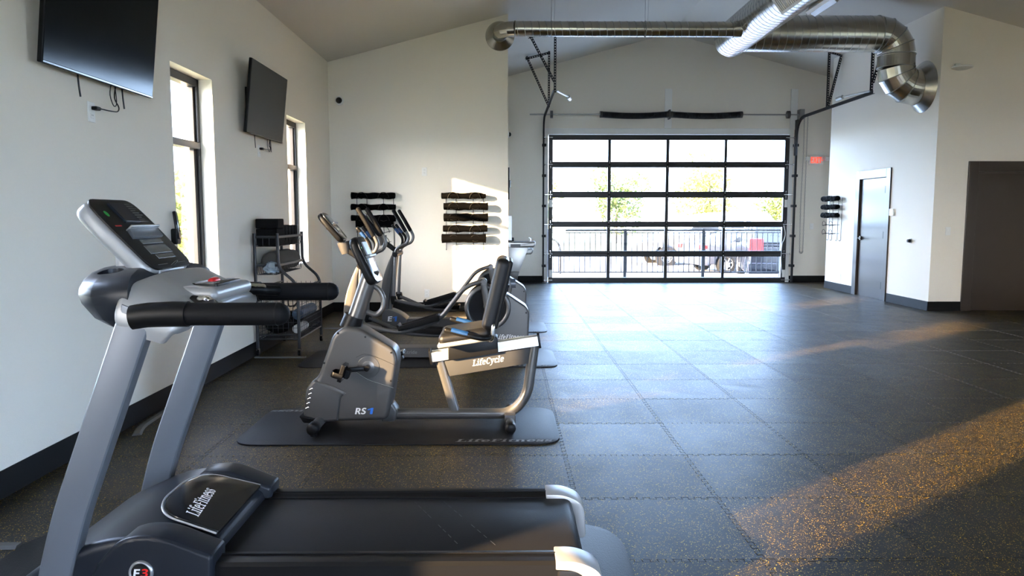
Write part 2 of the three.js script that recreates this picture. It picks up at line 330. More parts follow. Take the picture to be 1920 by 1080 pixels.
bb('baseboard_back', [BX1, ZN], [XR, ZN], [0, -1], 'baseboard right of the entrance behind the camera');

// floor: slab with interlocking rubber tiles
{
  const floor = struct('floor', new THREE.BoxGeometry(XR - XL + 2 * T, 0.2, ZN - ZF + 2 * T).translate((XL + XR) / 2, -0.1 - 0.0005, (ZN + ZF) / 2), M.floorBed, 'black rubber tile floor with yellow flecks');
  const TX = 0.68, TZ = 0.64, X0 = 1.70, Z0 = -5.97, N = 11, th = 0.0085, am = 0.011;
  const tab = (L) => { // one interlocking edge from 0 to L: dovetail teeth standing out by +-am
    const o = []; for (let i = 0; i < N; i++) for (const [t, k] of [[0.28, -1], [0.22, 1], [0.78, 1], [0.72, -1]]) o.push([(i + t) * L / N, k * am]); return o;
  };
  const outline = [];
  const edge = tab(TX), edgeZ = tab(TZ);
  outline.push([0, 0]); for (const [t, s] of edge) outline.push([t, s]);            // along x at z 0: same wavy line as at z TZ
  outline.push([TX, 0]); for (const [t, s] of edgeZ) outline.push([TX + s, t]);
  outline.push([TX, TZ]); for (const [t, s] of [...edge].reverse()) outline.push([t, TZ + s]);
  outline.push([0, TZ]); for (const [t, s] of [...edgeZ].reverse()) outline.push([s, t]);
  const P2 = outline.map((q) => new THREE.Vector2(...q)), tri = THREE.ShapeUtils.triangulateShape(P2, []), n = P2.length;
  const inset = (k) => P2.map((q, i) => { const a = P2[(i + n - 1) % n], b = P2[(i + 1) % n]; const e1 = q.clone().sub(a).normalize(), e2 = b.clone().sub(q).normalize(); const m = new THREE.Vector2(-(e1.y + e2.y), e1.x + e2.x); const l = m.length() || 1; m.divideScalar(l); return q.clone().addScaledVector(m, k); });
  const area = THREE.ShapeUtils.area(P2) > 0 ? 1 : -1;
  const ringA = inset(0.0022 * area), ringB = inset(0.0008 * area);
  const variants = [];
  for (let v = 0; v < 8; v++) {
    const pos = [], uv = [], idx = [], ou = rnd(), ov = rnd(), sw = v % 2;
    const put = (q, y) => { pos.push(q.x, y, -q.y); uv.push(...(sw ? [q.y + ou, -q.x + ov] : [q.x + ou, q.y + ov])); };
    ringA.forEach((q) => put(q, th)); ringA.forEach((q) => put(q, th)); ringB.forEach((q) => put(q, th - 0.0016)); ringB.forEach((q) => put(q, 0));
    for (const [a, b, c] of tri) area > 0 ? idx.push(a, b, c) : idx.push(a, c, b);
    for (const r of [1, 2]) for (let i = 0; i < n; i++) { const a = r * n + i, b = r * n + (i + 1) % n; area > 0 ? idx.push(a, a + n, b, b, a + n, b + n) : idx.push(a, b, a + n, b, b + n, a + n); }
    const g = new THREE.BufferGeometry(); g.setAttribute('position', new THREE.Float32BufferAttribute(pos, 3)); g.setAttribute('uv', new THREE.Float32BufferAttribute(uv, 2)); g.setIndex(idx);
    variants.push(toCreasedNormals(g, 0.5));
  }
  camera.updateMatrixWorld(true);
  const spots = [];
  for (let c = -8; c < 12; c++) for (let r = -14; r < 16; r++) {
    const x = X0 + c * TX, z = Z0 + r * TZ + TZ;               // the tile covers x..x+TX and z-TZ..z
    if (x + TX < XL + 0.02 || x > XR || z < ZF || z - TZ > ZN) continue;
    if (z <= ZP - 0.02 && (x + TX < XP - 0.05)) continue;
    if (x > XB + 0.15 && z < ZP - 0.1 && z - TZ > ZB2) continue;
    const q = V(x + TX / 2, 0, z - TZ / 2), dist = q.distanceTo(camera.position), s = q.clone().project(camera);
    const near = q.clone().setX(x), s2 = near.project(camera);
    const inView = z < -1.7 && (Math.min(s.x, s2.x) < 1.12) && Math.max(s.x, s2.x) > -1.2 && s.y > -1.35;
    spots.push({ x, z, dist, inView });
  }
  spots.sort((a, b) => (b.inView - a.inView) || a.dist - b.dist);
  const rest = [];
  spots.forEach((s, i) => {
    const v = variants[(i * 5 + 3) % 8], lift = (hash(i, 3) - 0.5) * 0.0009, rx = (hash(i, 5) - 0.5) * 0.0008, rz = (hash(i, 9) - 0.5) * 0.0008;
    if (i < 300 && s.inView) {
      const o = new THREE.Mesh(v, M.tiles[(i * 7 + (hash(i, 1) * 9 | 0)) % 3]); o.name = 'tile'; o.position.set(s.x, lift, s.z); o.rotation.set(rx, 0, rz); o.castShadow = o.receiveShadow = true; floor.add(o);
    } else rest.push(v.clone().applyMatrix4(new THREE.Matrix4().makeTranslation(s.x, lift, s.z)));
  });
  if (rest.length) { const o = new THREE.Mesh(mergeGeometries(rest), M.tiles[0]); o.name = 'further_tiles'; o.userData.kind = 'stuff'; floor.add(o); fin(o); }
}

// glazed entrances outside the frame: they light the left wall and what faces the camera
function entrance(name, label, turn, at, w) { // built facing +z, then turned about the vertical
  const g = struct(name, null, null, label); g.position.set(...at); g.rotation.y = turn;
  const put = (n, geo, m) => { const o = new THREE.Mesh(geo, m); o.name = n; g.add(fin(o)); }, n = Math.round(w / 1.2), dx = w / n;
  for (let k = 0; k <= n; k++) put('mullion', box(-w / 2 + k * dx - (k ? 0.03 : 0), -w / 2 + k * dx + (k < n ? 0.03 : 0), 0, RH, -0.04, 0.04), M.bronze);
  for (let k = 0; k < n; k++) {
    const a = -w / 2 + k * dx + 0.03, b = a + dx - 0.06;
    for (const [y0, y1] of [[0, 0.10], [2.11, 2.17], [RH - 0.06, RH]]) put('rail', box(a, b, y0, y1, -0.04, 0.04), M.bronze);
    for (const [y0, y1] of [[0.10, 2.11], [2.17, RH - 0.06]]) put('pane', box(a, b, y0, y1, -0.003, 0.003, 0), M.glass);
  }
}
entrance('window_6', 'glazed entrance in the right wall', Math.PI / 2, [XR + 0.12, 0, (RZ0 + RZ1) / 2], RZ0 - RZ1);
entrance('window_7', 'glazed entrance in the back wall', 0, [(BX0 + BX1) / 2, 0, ZN + 0.12], BX1 - BX0);
// left wall windows
WIN.forEach(([zn, zf], i) => {
  const w = new THREE.Group(); w.name = 'window_' + (i + 1); scene.add(w);
  w.userData = { kind: 'structure', category: 'window', label: ['window behind the camera, furthest from the far wall', 'window in the left wall beside the camera', 'window in the left wall left of the first television', 'tall dark-framed window between the two televisions', 'tall dark-framed window nearest the partition corner'][i] };
  const x0 = XL - 0.19, x1 = XL - 0.11, fr = 0.045, mid = 1.93, c = [XL - 0.15, 0, (zn + zf) / 2];
  w.position.set(...c);
  part(w, 'window_frame', merge(box(x0, x1, WY0, WY1, zn - fr, zn), box(x0, x1, WY0, WY1, zf, zf + fr), box(x0, x1, WY1 - fr - 0.02, WY1, zf, zn), box(x0, x1, WY0, WY0 + fr, zf, zn)), M.bronze);
  part(w, 'rail', box(x0 - 0.005, x1 + 0.012, mid - 0.028, mid + 0.028, zf + fr, zn - fr), M.bronze);
  part(w, 'sash', merge(box(x0 + 0.02, x1 - 0.02, WY0 + fr, mid, zf + fr, zf + fr + 0.05), box(x0 + 0.02, x1 - 0.02, WY0 + fr, mid, zn - fr - 0.03, zn - fr), box(x0 + 0.02, x1 - 0.02, mid, WY1 - fr, zf + fr, zf + fr + 0.03), box(x0 + 0.02, x1 - 0.02, mid, WY1 - fr, zn - fr - 0.03, zn - fr)), M.bronze);
  part(w, 'pane', box(XL - 0.152, XL - 0.148, WY0 + fr, mid - 0.02, zf + fr, zn - fr, 0), M.glass);
  part(w, 'pane', box(XL - 0.152, XL - 0.148, mid + 0.02, WY1 - fr - 0.02, zf + fr, zn - fr, 0), M.glass);
  part(w, 'sill', box(XL - 0.12, XL + 0.006, WY0 - 0.012, WY0 + 0.006, zf - 0.001, zn + 0.001, 0.003), M.trimWhite);
});

// ------------------------------------------------------------------ overhead door, tracks and springs
const DZ = ZF + 0.05;                                                           // middle plane of the door leaf
{
  const d = struct('door_1', null, null, 'black-framed glazed overhead door of five rows and four columns');
  d.position.set((GX0 + GX1) / 2, 0, DZ);
  const rowsY = [[2.853, 2.427], [2.312, 1.836], [1.714, 1.241], [1.127, 0.650], [0.532, 0.109]], cols = [[0.965, 2.063], [2.126, 3.225], [3.288, 4.391], [4.445, 5.60]];
  const seams = [2.955, 2.37, 1.775, 1.184, 0.591, 0.0];
  rowsY.forEach(([yt, yb], r) => {
    const top = seams[r], bot = seams[r + 1], sec = new THREE.Group(); sec.name = 'section'; d.add(sec);
    part(sec, 'rail', box(GX0 + 0.01, GX1 - 0.01, yt, top, DZ - 0.025, DZ + 0.025), M.bronze);
    part(sec, 'rail', box(GX0 + 0.01, GX1 - 0.01, bot, yb, DZ - 0.025, DZ + 0.025), M.bronze);
    const xs = [GX0 + 0.01, cols[0][0], cols[0][1], cols[1][0], cols[1][1], cols[2][0], cols[2][1], cols[3][0], cols[3][1], GX1 - 0.01];
    for (let k = 0; k < 10; k += 2) part(sec, 'stile', box(xs[k], xs[k + 1], yb, yt, DZ - 0.024, DZ + 0.024), M.bronze);
    for (const [a, b] of cols) part(sec, 'pane', box(a, b, yb, yt, DZ - 0.004, DZ + 0.004, 0), M.glass);
  });
  // hinges between the sections, with bright bolts
  for (let r = 1; r < 5; r++) for (const x of [0.92, 2.095, 3.256, 4.418, 5.645]) {
    const h = part(d, 'hinge', merge(box(x - 0.022, x + 0.022, seams[r] - 0.085, seams[r] + 0.085, DZ + 0.025, DZ + 0.031, 0.002), rod([[x - 0.03, seams[r], DZ + 0.036], [x + 0.03, seams[r], DZ + 0.036]], 0.009)), M.black);
    part(h, 'bolt', merge(...[-0.065, -0.035, 0.035, 0.065].map((o) => alongZ(disc(0.007, 0.006, 8)).translate(x, seams[r] + o, DZ + 0.034))), M.chrome);
  }
  for (const [x, s] of [[0.90, -1], [5.66, 1]]) for (let r = 0; r < 6; r++) {
    const y = Math.min(2.90, Math.max(0.06, seams[r]));
    part(d, 'roller', merge(rod([[x - s * 0.06, y, DZ + 0.05], [x + s * 0.10, y, DZ + 0.05]], 0.006), alongX(disc(0.022, 0.012, 14)).translate(x + s * 0.10, y, DZ + 0.05)), M.chrome);
  }
  for (const x of [0.925, 5.655]) for (const y of [1.60, 0.19]) part(d, 'warning_sticker', box(x - 0.03, x + 0.03, y - 0.075, y + 0.075, DZ + 0.0245, DZ + 0.0255, 0), M.white, 'small white warning sticker');
  part(d, 'pull_rope', rod(smooth([[5.62, 1.16, DZ + 0.04], [5.645, 1.0, DZ + 0.07], [5.63, 0.88, DZ + 0.06], [5.60, 0.80, DZ + 0.05], [5.585, 0.45, DZ + 0.06], [5.63, 0.12, DZ + 0.05]]), 0.006, { n: 6 }), M.white, 'white pull rope');
}
struct('trim_1', box(GX0 - 0.02, GX1 + 0.02, GY + 0.005, GY + 0.13, ZF, ZF + 0.02), M.trimWhite, 'white header board above the overhead door');
struct('trim_2', box(3.19, 3.33, GY + 0.13, 3.86, ZF, ZF + 0.035), M.trimWhite, 'white backing board behind the middle of the spring');
struct('trim_3', box(GX1 + 0.0, GX1 + 0.14, GY + 0.10, 3.86, ZF, ZF + 0.035), M.trimWhite, 'white backing board above the right door track');
struct('trim_4', box(GX0 - 0.10, GX0 + 0.005, 0.0, GY + 0.13, ZF, ZF + 0.02), M.trimWhite, 'white jamb board left of the overhead door');
struct('trim_5', box(GX1 - 0.005, GX1 + 0.085, 0.0, GY + 0.13, ZF, ZF + 0.02), M.trimWhite, 'white jamb board right of the overhead door');

// perforated angle: a folded strip with square holes
function perforated(a, b, w = 0.036) {
  const A = V(...a), B = V(...b), L = A.distanceTo(B), hole = 0.011, pitch = 0.042, hs = [];
  for (let y = pitch / 2; y < L - hole; y += pitch) hs.push(rect(w * 0.32, w * 0.68, y, y + hole * 1.7));
  const leaf1 = new THREE.ExtrudeGeometry(shapeOf(rect(0, w, 0, L), hs), { depth: 0.003, bevelEnabled: false });
  const leaf2 = new THREE.BoxGeometry(0.003, L, w).translate(0.0015, L / 2, -w / 2);
  const y = B.clone().sub(A).normalize(), x = V(1, 0, 0).sub(y.clone().multiplyScalar(y.x)).normalize();
  return merge(leaf1, leaf2).applyMatrix4(new THREE.Matrix4().makeBasis(x, y, x.clone().cross(y)).setPosition(A));
}
for (const [s, x, label] of [[-1, 0.78, 'black steel track with perforated hangers left of the overhead door'], [1, 5.80, 'black steel track with perforated hangers right of the overhead door']]) {
  const t = thing('door_track', label, 'door track', [x, 0, ZF + 0.12]);
  const path = fillet([[x, 0.02, DZ + 0.07], [x, 3.27, DZ + 0.07], [x, 3.29, -11.75]], 0.38, 12);
  const prof = [[-0.025, -0.012], [0.025, -0.012], [0.025, -0.006], [-0.019, -0.006], [-0.019, 0.02], [-0.025, 0.02]];
  const n = path.findIndex((p) => p.z > DZ + 0.5);
  part(t, 'vertical_track', sweep(path.slice(0, n + 1), prof, { up: V(s, 0, 0), crease: 0.4 }), M.strut);
  part(t, 'horizontal_track', sweep(path.slice(n), prof, { up: V(s, 0, 0), crease: 0.4 }), M.track, 'bare metal horizontal track');
  for (const y of [0.35, 0.95, 1.55, 2.15, 2.75]) part(t, 'track_bracket', box(x - 0.03, x + 0.05, y - 0.025, y + 0.025, ZF + 0.02, DZ + 0.085, 0.003), M.strut);
  part(t, 'flag_bracket', box(x - 0.004, x + 0.004, 2.55, 3.25, ZF + 0.02, DZ + 0.14, 0.002), M.strut);
  for (const z of [-13.45, -11.85]) {
    const xe = s < 0 ? x - 0.40 : x + 0.21, yc = roof(x) - 0.01, ye = roof(xe) - 0.01, yd = z < -12.5 ? 0.03 : 0.16;
    part(t, 'hanger', perforated([x, 3.29, z], [x, yc, z]), M.strut);
    part(t, 'brace', perforated([x + s * 0.01, 3.29 + yd, z + 0.02], [xe, ye, z + 0.02]), M.strut);
    part(t, 'ceiling_angle', perforated([x - s * 0.03, roof(x - s * 0.03) - 0.035, z + 0.03], [xe + s * 0.01, roof(xe) - 0.035, z + 0.03]), M.strut);
  }
  part(t, 'bumper_spring', merge(rod([[x - s * 0.04, 3.31, -11.80], [x - s * 0.28, 3.29, -12.30]], 0.016), rod([[x - s * 0.26, 3.29, -12.25], [x - s * 0.30, 3.27, -12.37]], 0.034, { n: 14 })), M.alu);
}
{
  const t = thing('torsion_spring', 'shaft with two sagging black coil springs above the overhead door', 'door spring', [3.27, 3.36, ZF + 0.11]);
  const y = 3.345, z = ZF + 0.12;
  part(t, 'shaft', rod([[0.50, y, z], [5.92, y, z]], 0.014), M.galvSeam);
  for (const [a, b] of [[1.93, 3.20], [3.32, 4.66]]) {
    const core = [], coil = [], N = 44;
    for (let i = 0; i <= 24; i++) { const k = i / 24; core.push(V(a + (b - a) * k, y - 0.028 * Math.sin(k * Math.PI), z)); }
    for (let i = 0; i <= N * 10; i++) { const k = i / (N * 10), q = k * N * 2 * Math.PI; coil.push(V(a + (b - a) * k, y - 0.028 * Math.sin(k * Math.PI) + 0.058 * Math.sin(q), z + 0.058 * Math.cos(q))); }
    const sp = part(t, 'spring', sweep(core, circ(0.056, 16)), M.navy);
    part(sp, 'coil', sweep(coil, circ(0.008, 5)), M.navy);
    for (const e of [a - 0.02, b + 0.02]) part(t, 'winding_cone', alongX(disc(0.064, 0.05, 16)).translate(e, y, z), M.gunmetal);
  }
  part(t, 'centre_bracket', merge(box(3.245, 3.275, y - 0.09, y + 0.09, ZF + 0.035, z + 0.06), alongX(disc(0.06, 0.02, 18)).translate(3.26, y, z)), M.gunmetal);
  for (const x of [0.93, 5.62]) part(t, 'cable_drum', alongX(disc(0.075, 0.05, 20)).translate(x, y, z), M.gunmetal);
  part(t, 'end_bearing', box(5.83, 5.92, y - 0.09, y + 0.10, ZF + 0.035, ZF + 0.19), M.galvSeam);
}
{
  const pts = []; const x = 5.985, z = ZF + 0.10;
  for (let k = 0; k <= 150; k++) { const a = k / 150; pts.push(V(x - 0.035 + 0.008 * Math.sin(a * 7), 3.30 - a * 2.66, z)); }
  for (let k = 1; k < 12; k++) { const q = k / 12 * Math.PI; pts.push(V(x - 0.035 * Math.cos(q), 0.64 - 0.03 * Math.sin(q), z)); }
  for (let k = 0; k <= 150; k++) { const a = k / 150; pts.push(V(x + 0.035, 0.64 + a * 2.66, z)); }
  const links = pts.filter((_, i) => i % 2 === 0).map((p, i) => new THREE.TorusGeometry(0.011, 0.0032, 4, 8).scale(1, 1.5, 1).rotateY(i % 2 ? 0 : Math.PI / 2).translate(p.x, p.y, p.z));
  single('hoist_chain', merge(links), M.galvSeam, 'thin hanging chain loop beside the overhead door and exit sign', 'chain', [x, 3.3, z]);
}

// hinged doors
function hinged(name, label, build) { const d = struct(name, null, null, label); build(d); return d; }
hinged('door_2', 'tall grey steel door with black lever in the bright side wall', (d) => {
  const [z0, z1, h] = D2; d.position.set(XB, 0, (z0 + z1) / 2);
  part(d, 'leaf', box(XB + 0.012, XB + 0.056, 0.01, h - 0.025, z1 + 0.03, z0 - 0.03, 0.002), M.doorPaint);
  part(d, 'door_frame', merge(box(XB - 0.022, XB + 0.14, 0, h + 0.12, z0 - 0.02, z0 + 0.11), box(XB - 0.022, XB + 0.14, 0, h + 0.12, z1 - 0.11, z1 + 0.02), box(XB - 0.022, XB + 0.14, h - 0.02, h + 0.12, z1 + 0.02, z0 - 0.02)), M.doorFrame);
  for (const y of [0.24, 1.05, 1.77]) part(d, 'hinge', box(XB - 0.004, XB + 0.014, y - 0.058, y + 0.058, z0 - 0.075, z0 - 0.02, 0.003), M.black, 'black hinge');
  part(d, 'lever_handle', merge(alongX(disc(0.034, 0.02, 20)).translate(XB - 0.004, 0.98, z1 + 0.10), rod([[XB, 0.98, z1 + 0.10], [XB - 0.055, 0.98, z1 + 0.10], [XB - 0.06, 0.98, z1 + 0.22]], 0.010, { fillet: 0.02 })), M.blackGloss, 'black lever handle');
});
hinged('door_3', 'dark brown door with wide frame at the right edge', (d) => {
  const [x0, x1, h] = D3; d.position.set((x0 + x1) / 2, 0, ZP);
  part(d, 'leaf', box(x0 + 0.02, x1 - 0.02, 0.01, h - 0.02, ZP - 0.075, ZP - 0.03, 0.002), M.doorPaint);
  part(d, 'door_frame', merge(box(x0 - 0.125, x0 + 0.015, 0, h + 0.13, ZP - 0.14, ZP + 0.022), box(x1 - 0.015, x1 + 0.125, 0, h + 0.13, ZP - 0.14, ZP + 0.022), box(x0 + 0.015, x1 - 0.015, h - 0.012, h + 0.13, ZP - 0.14, ZP + 0.022)), M.doorFrame);
  part(d, 'stop', merge(box(x0 + 0.015, x0 + 0.035, 0, h - 0.012, ZP - 0.028, ZP - 0.006, 0.002), box(x0 + 0.035, x1 - 0.015, h - 0.03, h - 0.012, ZP - 0.028, ZP - 0.006, 0.002)), M.doorFrame);
  for (const y of [0.25, 1.0, 1.76]) part(d, 'hinge', box(x0 + 0.005, x0 + 0.03, y - 0.06, y + 0.06, ZP - 0.032, ZP + 0.002, 0.003), M.black, 'black hinge');
  part(d, 'lever_handle', merge(alongZ(disc(0.034, 0.02, 20)).translate(x1 - 0.10, 1.0, ZP - 0.02), rod([[x1 - 0.10, 1.0, ZP - 0.02], [x1 - 0.10, 1.0, ZP + 0.035], [x1 - 0.22, 1.0, ZP + 0.04]], 0.010, { fillet: 0.02 })), M.blackGloss);
});

// ------------------------------------------------------------------ spiral ducts
function helix(a, b, R, pitch, up) {
  const A = V(...a), B = V(...b), d = B.clone().sub(A), L = d.length(), n = Math.round(L / pitch * 24), t = d.normalize();
  const u = V(...up), w = t.clone().cross(u), pts = [];
  for (let i = 0; i <= n; i++) { const q = i / 24 * 2 * Math.PI; pts.push(A.clone().addScaledVector(t, i / n * L).addScaledVector(u, R * Math.cos(q)).addScaledVector(w, R * Math.sin(q))); }
  return sweep(pts, circ(0.0035, 5), { up: V(0.2, 0.5, 0.8) });
}
const ring = (c, R, axis, r = 0.007) => { const g = new THREE.TorusGeometry(R, r, 6, 40); if (axis === 'x') g.rotateY(Math.PI / 2); if (axis === 'y') g.rotateX(Math.PI / 2); return g.translate(...c); };
const ducts = thing('spiral_duct', 'spiral metal duct hung under the ridge with branches to both walls', 'duct', [3.27, 3.80, -10.4]);
{
  const t = ducts;
  const R = 0.25, YD = 3.93, a = [3.33, YD, -11.08], b = [3.33, YD, ZN - 0.05];
  part(t, 'pipe', sweep([a, [3.33, YD, -8], [3.33, YD, -4], [3.33, YD, 0], b], circ(R, 48), { up: V(0, 1, 0) }), M.galv);
  part(t, 'spiral_seam', helix(a, b, R, 0.105, [0, 1, 0]), M.galvSeam);
  for (const s of [-1, 1]) for (const z of [-8.35, -4.6, -1]) {
    const q = new THREE.Group(); q.name = 'register'; t.add(q);
    const dir = V(s * 0.80, -0.60, 0), at = V(3.33, YD, z).addScaledVector(dir, R + 0.02), tn = [0, 0, 1], up2 = [dir.y * -s, dir.x * s, 0];
    const place = (g) => frame(g, [at.x, at.y, at.z], tn, up2);
    part(q, 'saddle', place(merge(box(-0.29, 0.29, -0.12, 0.12, -0.09, 0.012, 0.004))), M.galvSeam);
    part(q, 'flange', place(merge(box(-0.31, 0.31, 0.105, 0.14, -0.02, 0.024), box(-0.31, 0.31, -0.14, -0.105, -0.02, 0.024), box(-0.31, -0.275, -0.105, 0.105, -0.02, 0.024), box(0.275, 0.31, -0.105, 0.105, -0.02, 0.024))), M.white);
    part(q, 'louvres', place(merge(...Array.from({ length: 13 }, (_, i) => box(-0.275 + i * 0.044, -0.255 + i * 0.044, -0.105, 0.105, 0.010, 0.022, 0)))), M.trimWhite);
  }
  for (const z of [-9.2, -6, -2.8, 0.4]) for (const s of [-1, 1]) part(t, 'hanger_wire', rod([[3.33 + s * R, YD, z], [3.33 + s * R, roof(3.33 + s * R), z]], 0.003, { n: 5 }), M.galvSeam);
}
{
  const t = ducts;
  const R = 0.098, y = 3.81, z = -10.0, a = [0.14, y, z], b = [3.12, y, z];
  part(t, 'pipe', sweep([a, [1, y, z], [2, y, z], b], circ(R, 32), { up: V(0, 1, 0) }), M.galv);
  part(t, 'spiral_seam', helix(a, b, R, 0.098, [0, 1, 0]), M.galvSeam);
  const el = []; for (let k = 0; k <= 4; k++) { const q = k / 4 * Math.PI / 2; el.push([0.14 - 0.20 * Math.sin(q), y, z - 0.20 * (1 - Math.cos(q))]); }
  part(t, 'elbow', sweep([...el, [-0.06, y, ZP + 0.02]], circ(R, 28), { up: V(0, 1, 0), crease: 0.2 }), M.galv);
  const cone = new THREE.LatheGeometry([[0.099, 0.12], [0.105, 0.10], [0.195, 0.012], [0.20, 0.0]].map((q) => new THREE.Vector2(...q)), 40).rotateX(Math.PI / 2).translate(-0.06, y - 0.01, ZP);
  part(t, 'wall_cone', cone, M.galv, 'conical metal collar against the wall');
  part(t, 'saddle_tap', alongX(disc(R + 0.008, 0.10, 32)).translate(3.08, y, z), M.galv); part(t, 'joint_ring', ring([0.14, y, z], R + 0.002, 'x'), M.galvSeam);
  for (const x of [0.62, 1.86]) { part(t, 'hanger_wire', merge(rod([[x, y + R, z], [x, roof(x), z]], 0.003, { n: 5 }), rod([[x + 0.035, y + R, z], [x + 0.05, roof(x + 0.05), z]], 0.002, { n: 5 })), M.galvSeam); part(t, 'hanger_strap', ring([x, y, z], R + 0.003, 'x', 0.006), M.galvSeam); }
}
{
  const t = ducts;
  const R = 0.249, y = 3.94, z = -10.77, XV = 5.62, a = [3.40, y, z], b = [XV - 0.30, y, z];
  part(t, 'pipe', sweep([a, [4, y, z], [5, y, z], b], circ(R, 44), { up: V(0, 1, 0) }), M.galv);
  part(t, 'spiral_seam', helix(a, b, R, 0.105, [0, 1, 0]), M.galvSeam);
  const gore = (pts) => { // mitred elbow: straight gores between the points
    const out = []; for (const p of pts) out.push(p); return sweep(out, circ(R, 44), { up: V(0, 0, 1), crease: 0.12 });
  };
  const rb = 0.30, e1 = [], e2 = [];
  for (let k = 0; k <= 4; k++) { const q = k / 4 * Math.PI / 2; e1.push([XV - rb + rb * Math.sin(q), y - rb * (1 - Math.cos(q)), z]); }
  const yb = 3.57, r2 = 0.27; for (let k = 0; k <= 4; k++) { const q = k / 4 * Math.PI / 2; e2.push([XV + r2 * (1 - Math.cos(q)), yb - 0.10 - r2 * Math.sin(q), z]); }
  part(t, 'elbow', gore(e1), M.galv);
  part(t, 'drop', gore([e1[4], e2[0]]), M.galv);
  part(t, 'elbow', gore([...e2, [XB - 0.01, e2[4][1], z]]), M.galv);
  const rings = [ring(b, R + 0.002, 'x'), ring(e1[4], R + 0.002, 'y'), ring(e2[0], R + 0.002, 'y')];
  for (const [e, k] of [[e1, 0], [e2, 1]]) for (let i = 1; i < 4; i++) { const q = (i / 4) * Math.PI / 2; const g = new THREE.TorusGeometry(R + 0.002, 0.006, 5, 40); g.rotateY(Math.PI / 2).rotateZ(k ? -Math.PI / 2 + q : -q); rings.push(g.translate(...e[i])); }
  for (const g of rings) part(t, 'seam_ring', g, M.galvSeam);
  part(t, 'wall_cone', new THREE.LatheGeometry([[R + 0.004, 0.11], [R + 0.01, 0.10], [0.36, 0.010], [0.365, 0]].map((q) => new THREE.Vector2(...q)), 44).rotateZ(Math.PI / 2).translate(XB, e2[4][1], z), M.galv, 'conical metal collar against the side wall');
  part(t, 'hanger_wire', rod([[4.3, y + R, z], [4.3, roof(4.3), z]], 0.003, { n: 5 }), M.galvSeam);
}

// ------------------------------------------------------------------ treadmill
const lifeFitness = (size, o = {}) => text('LifeFitness', size, { f: 'serif', slant: 0.28, stretch: 0.92, ...o });
function floorMat(label, x0, x1, z0, z1, r, print) {
  const c = [(x0 + x1) / 2, 0.0085, (z0 + z1) / 2];
  const t = thing('floor_mat', label, 'mat', c, 'equipment mats under the exercise machines');
  const g = ext(roundPoly([[x0, -z0], [x1, -z0], [x1, -z1], [x0, -z1]].map((q) => [q[0], q[1], r]), r, 7), 0, 0.008, 0.0025, [], 2).rotateX(-Math.PI / 2).translate(0, 0.0085, 0);
  part(t, 'pad', tapeUV(g), M.mat);
  for (const [x, z, s, w] of print) part(t, 'printed_logo', frame(lifeFitness(w, { stretch: 1.5, depth: 0.0004 }), [x, 0.0163, z], [s, 0, 0], [0, 0, -s]), M.matPrint, 'grey brand lettering');
  return t;
}
floorMat('black mat under the nearest machine with silver uprights', -1.98, 0.49, -3.12, -2.02, 0.26, []);
floorMat('black mat with grey lettering under the seated bike', -1.62, 0.335, -5.07, -4.24, 0.16, [[0.0, -4.31, 1, 0.05], [-1.33, -4.99, -1, 0.05]]);
floorMat('black mat under the nearer elliptical trainer', -1.87, 0.48, -7.33, -6.46, 0.14, [[0.10, -6.53, 1, 0.05]]);
floorMat('black mat under the elliptical closest to the cream wall', -1.85, 0.50, -9.27, -8.42, 0.14, [[0.10, -8.5, 1, 0.05]]);
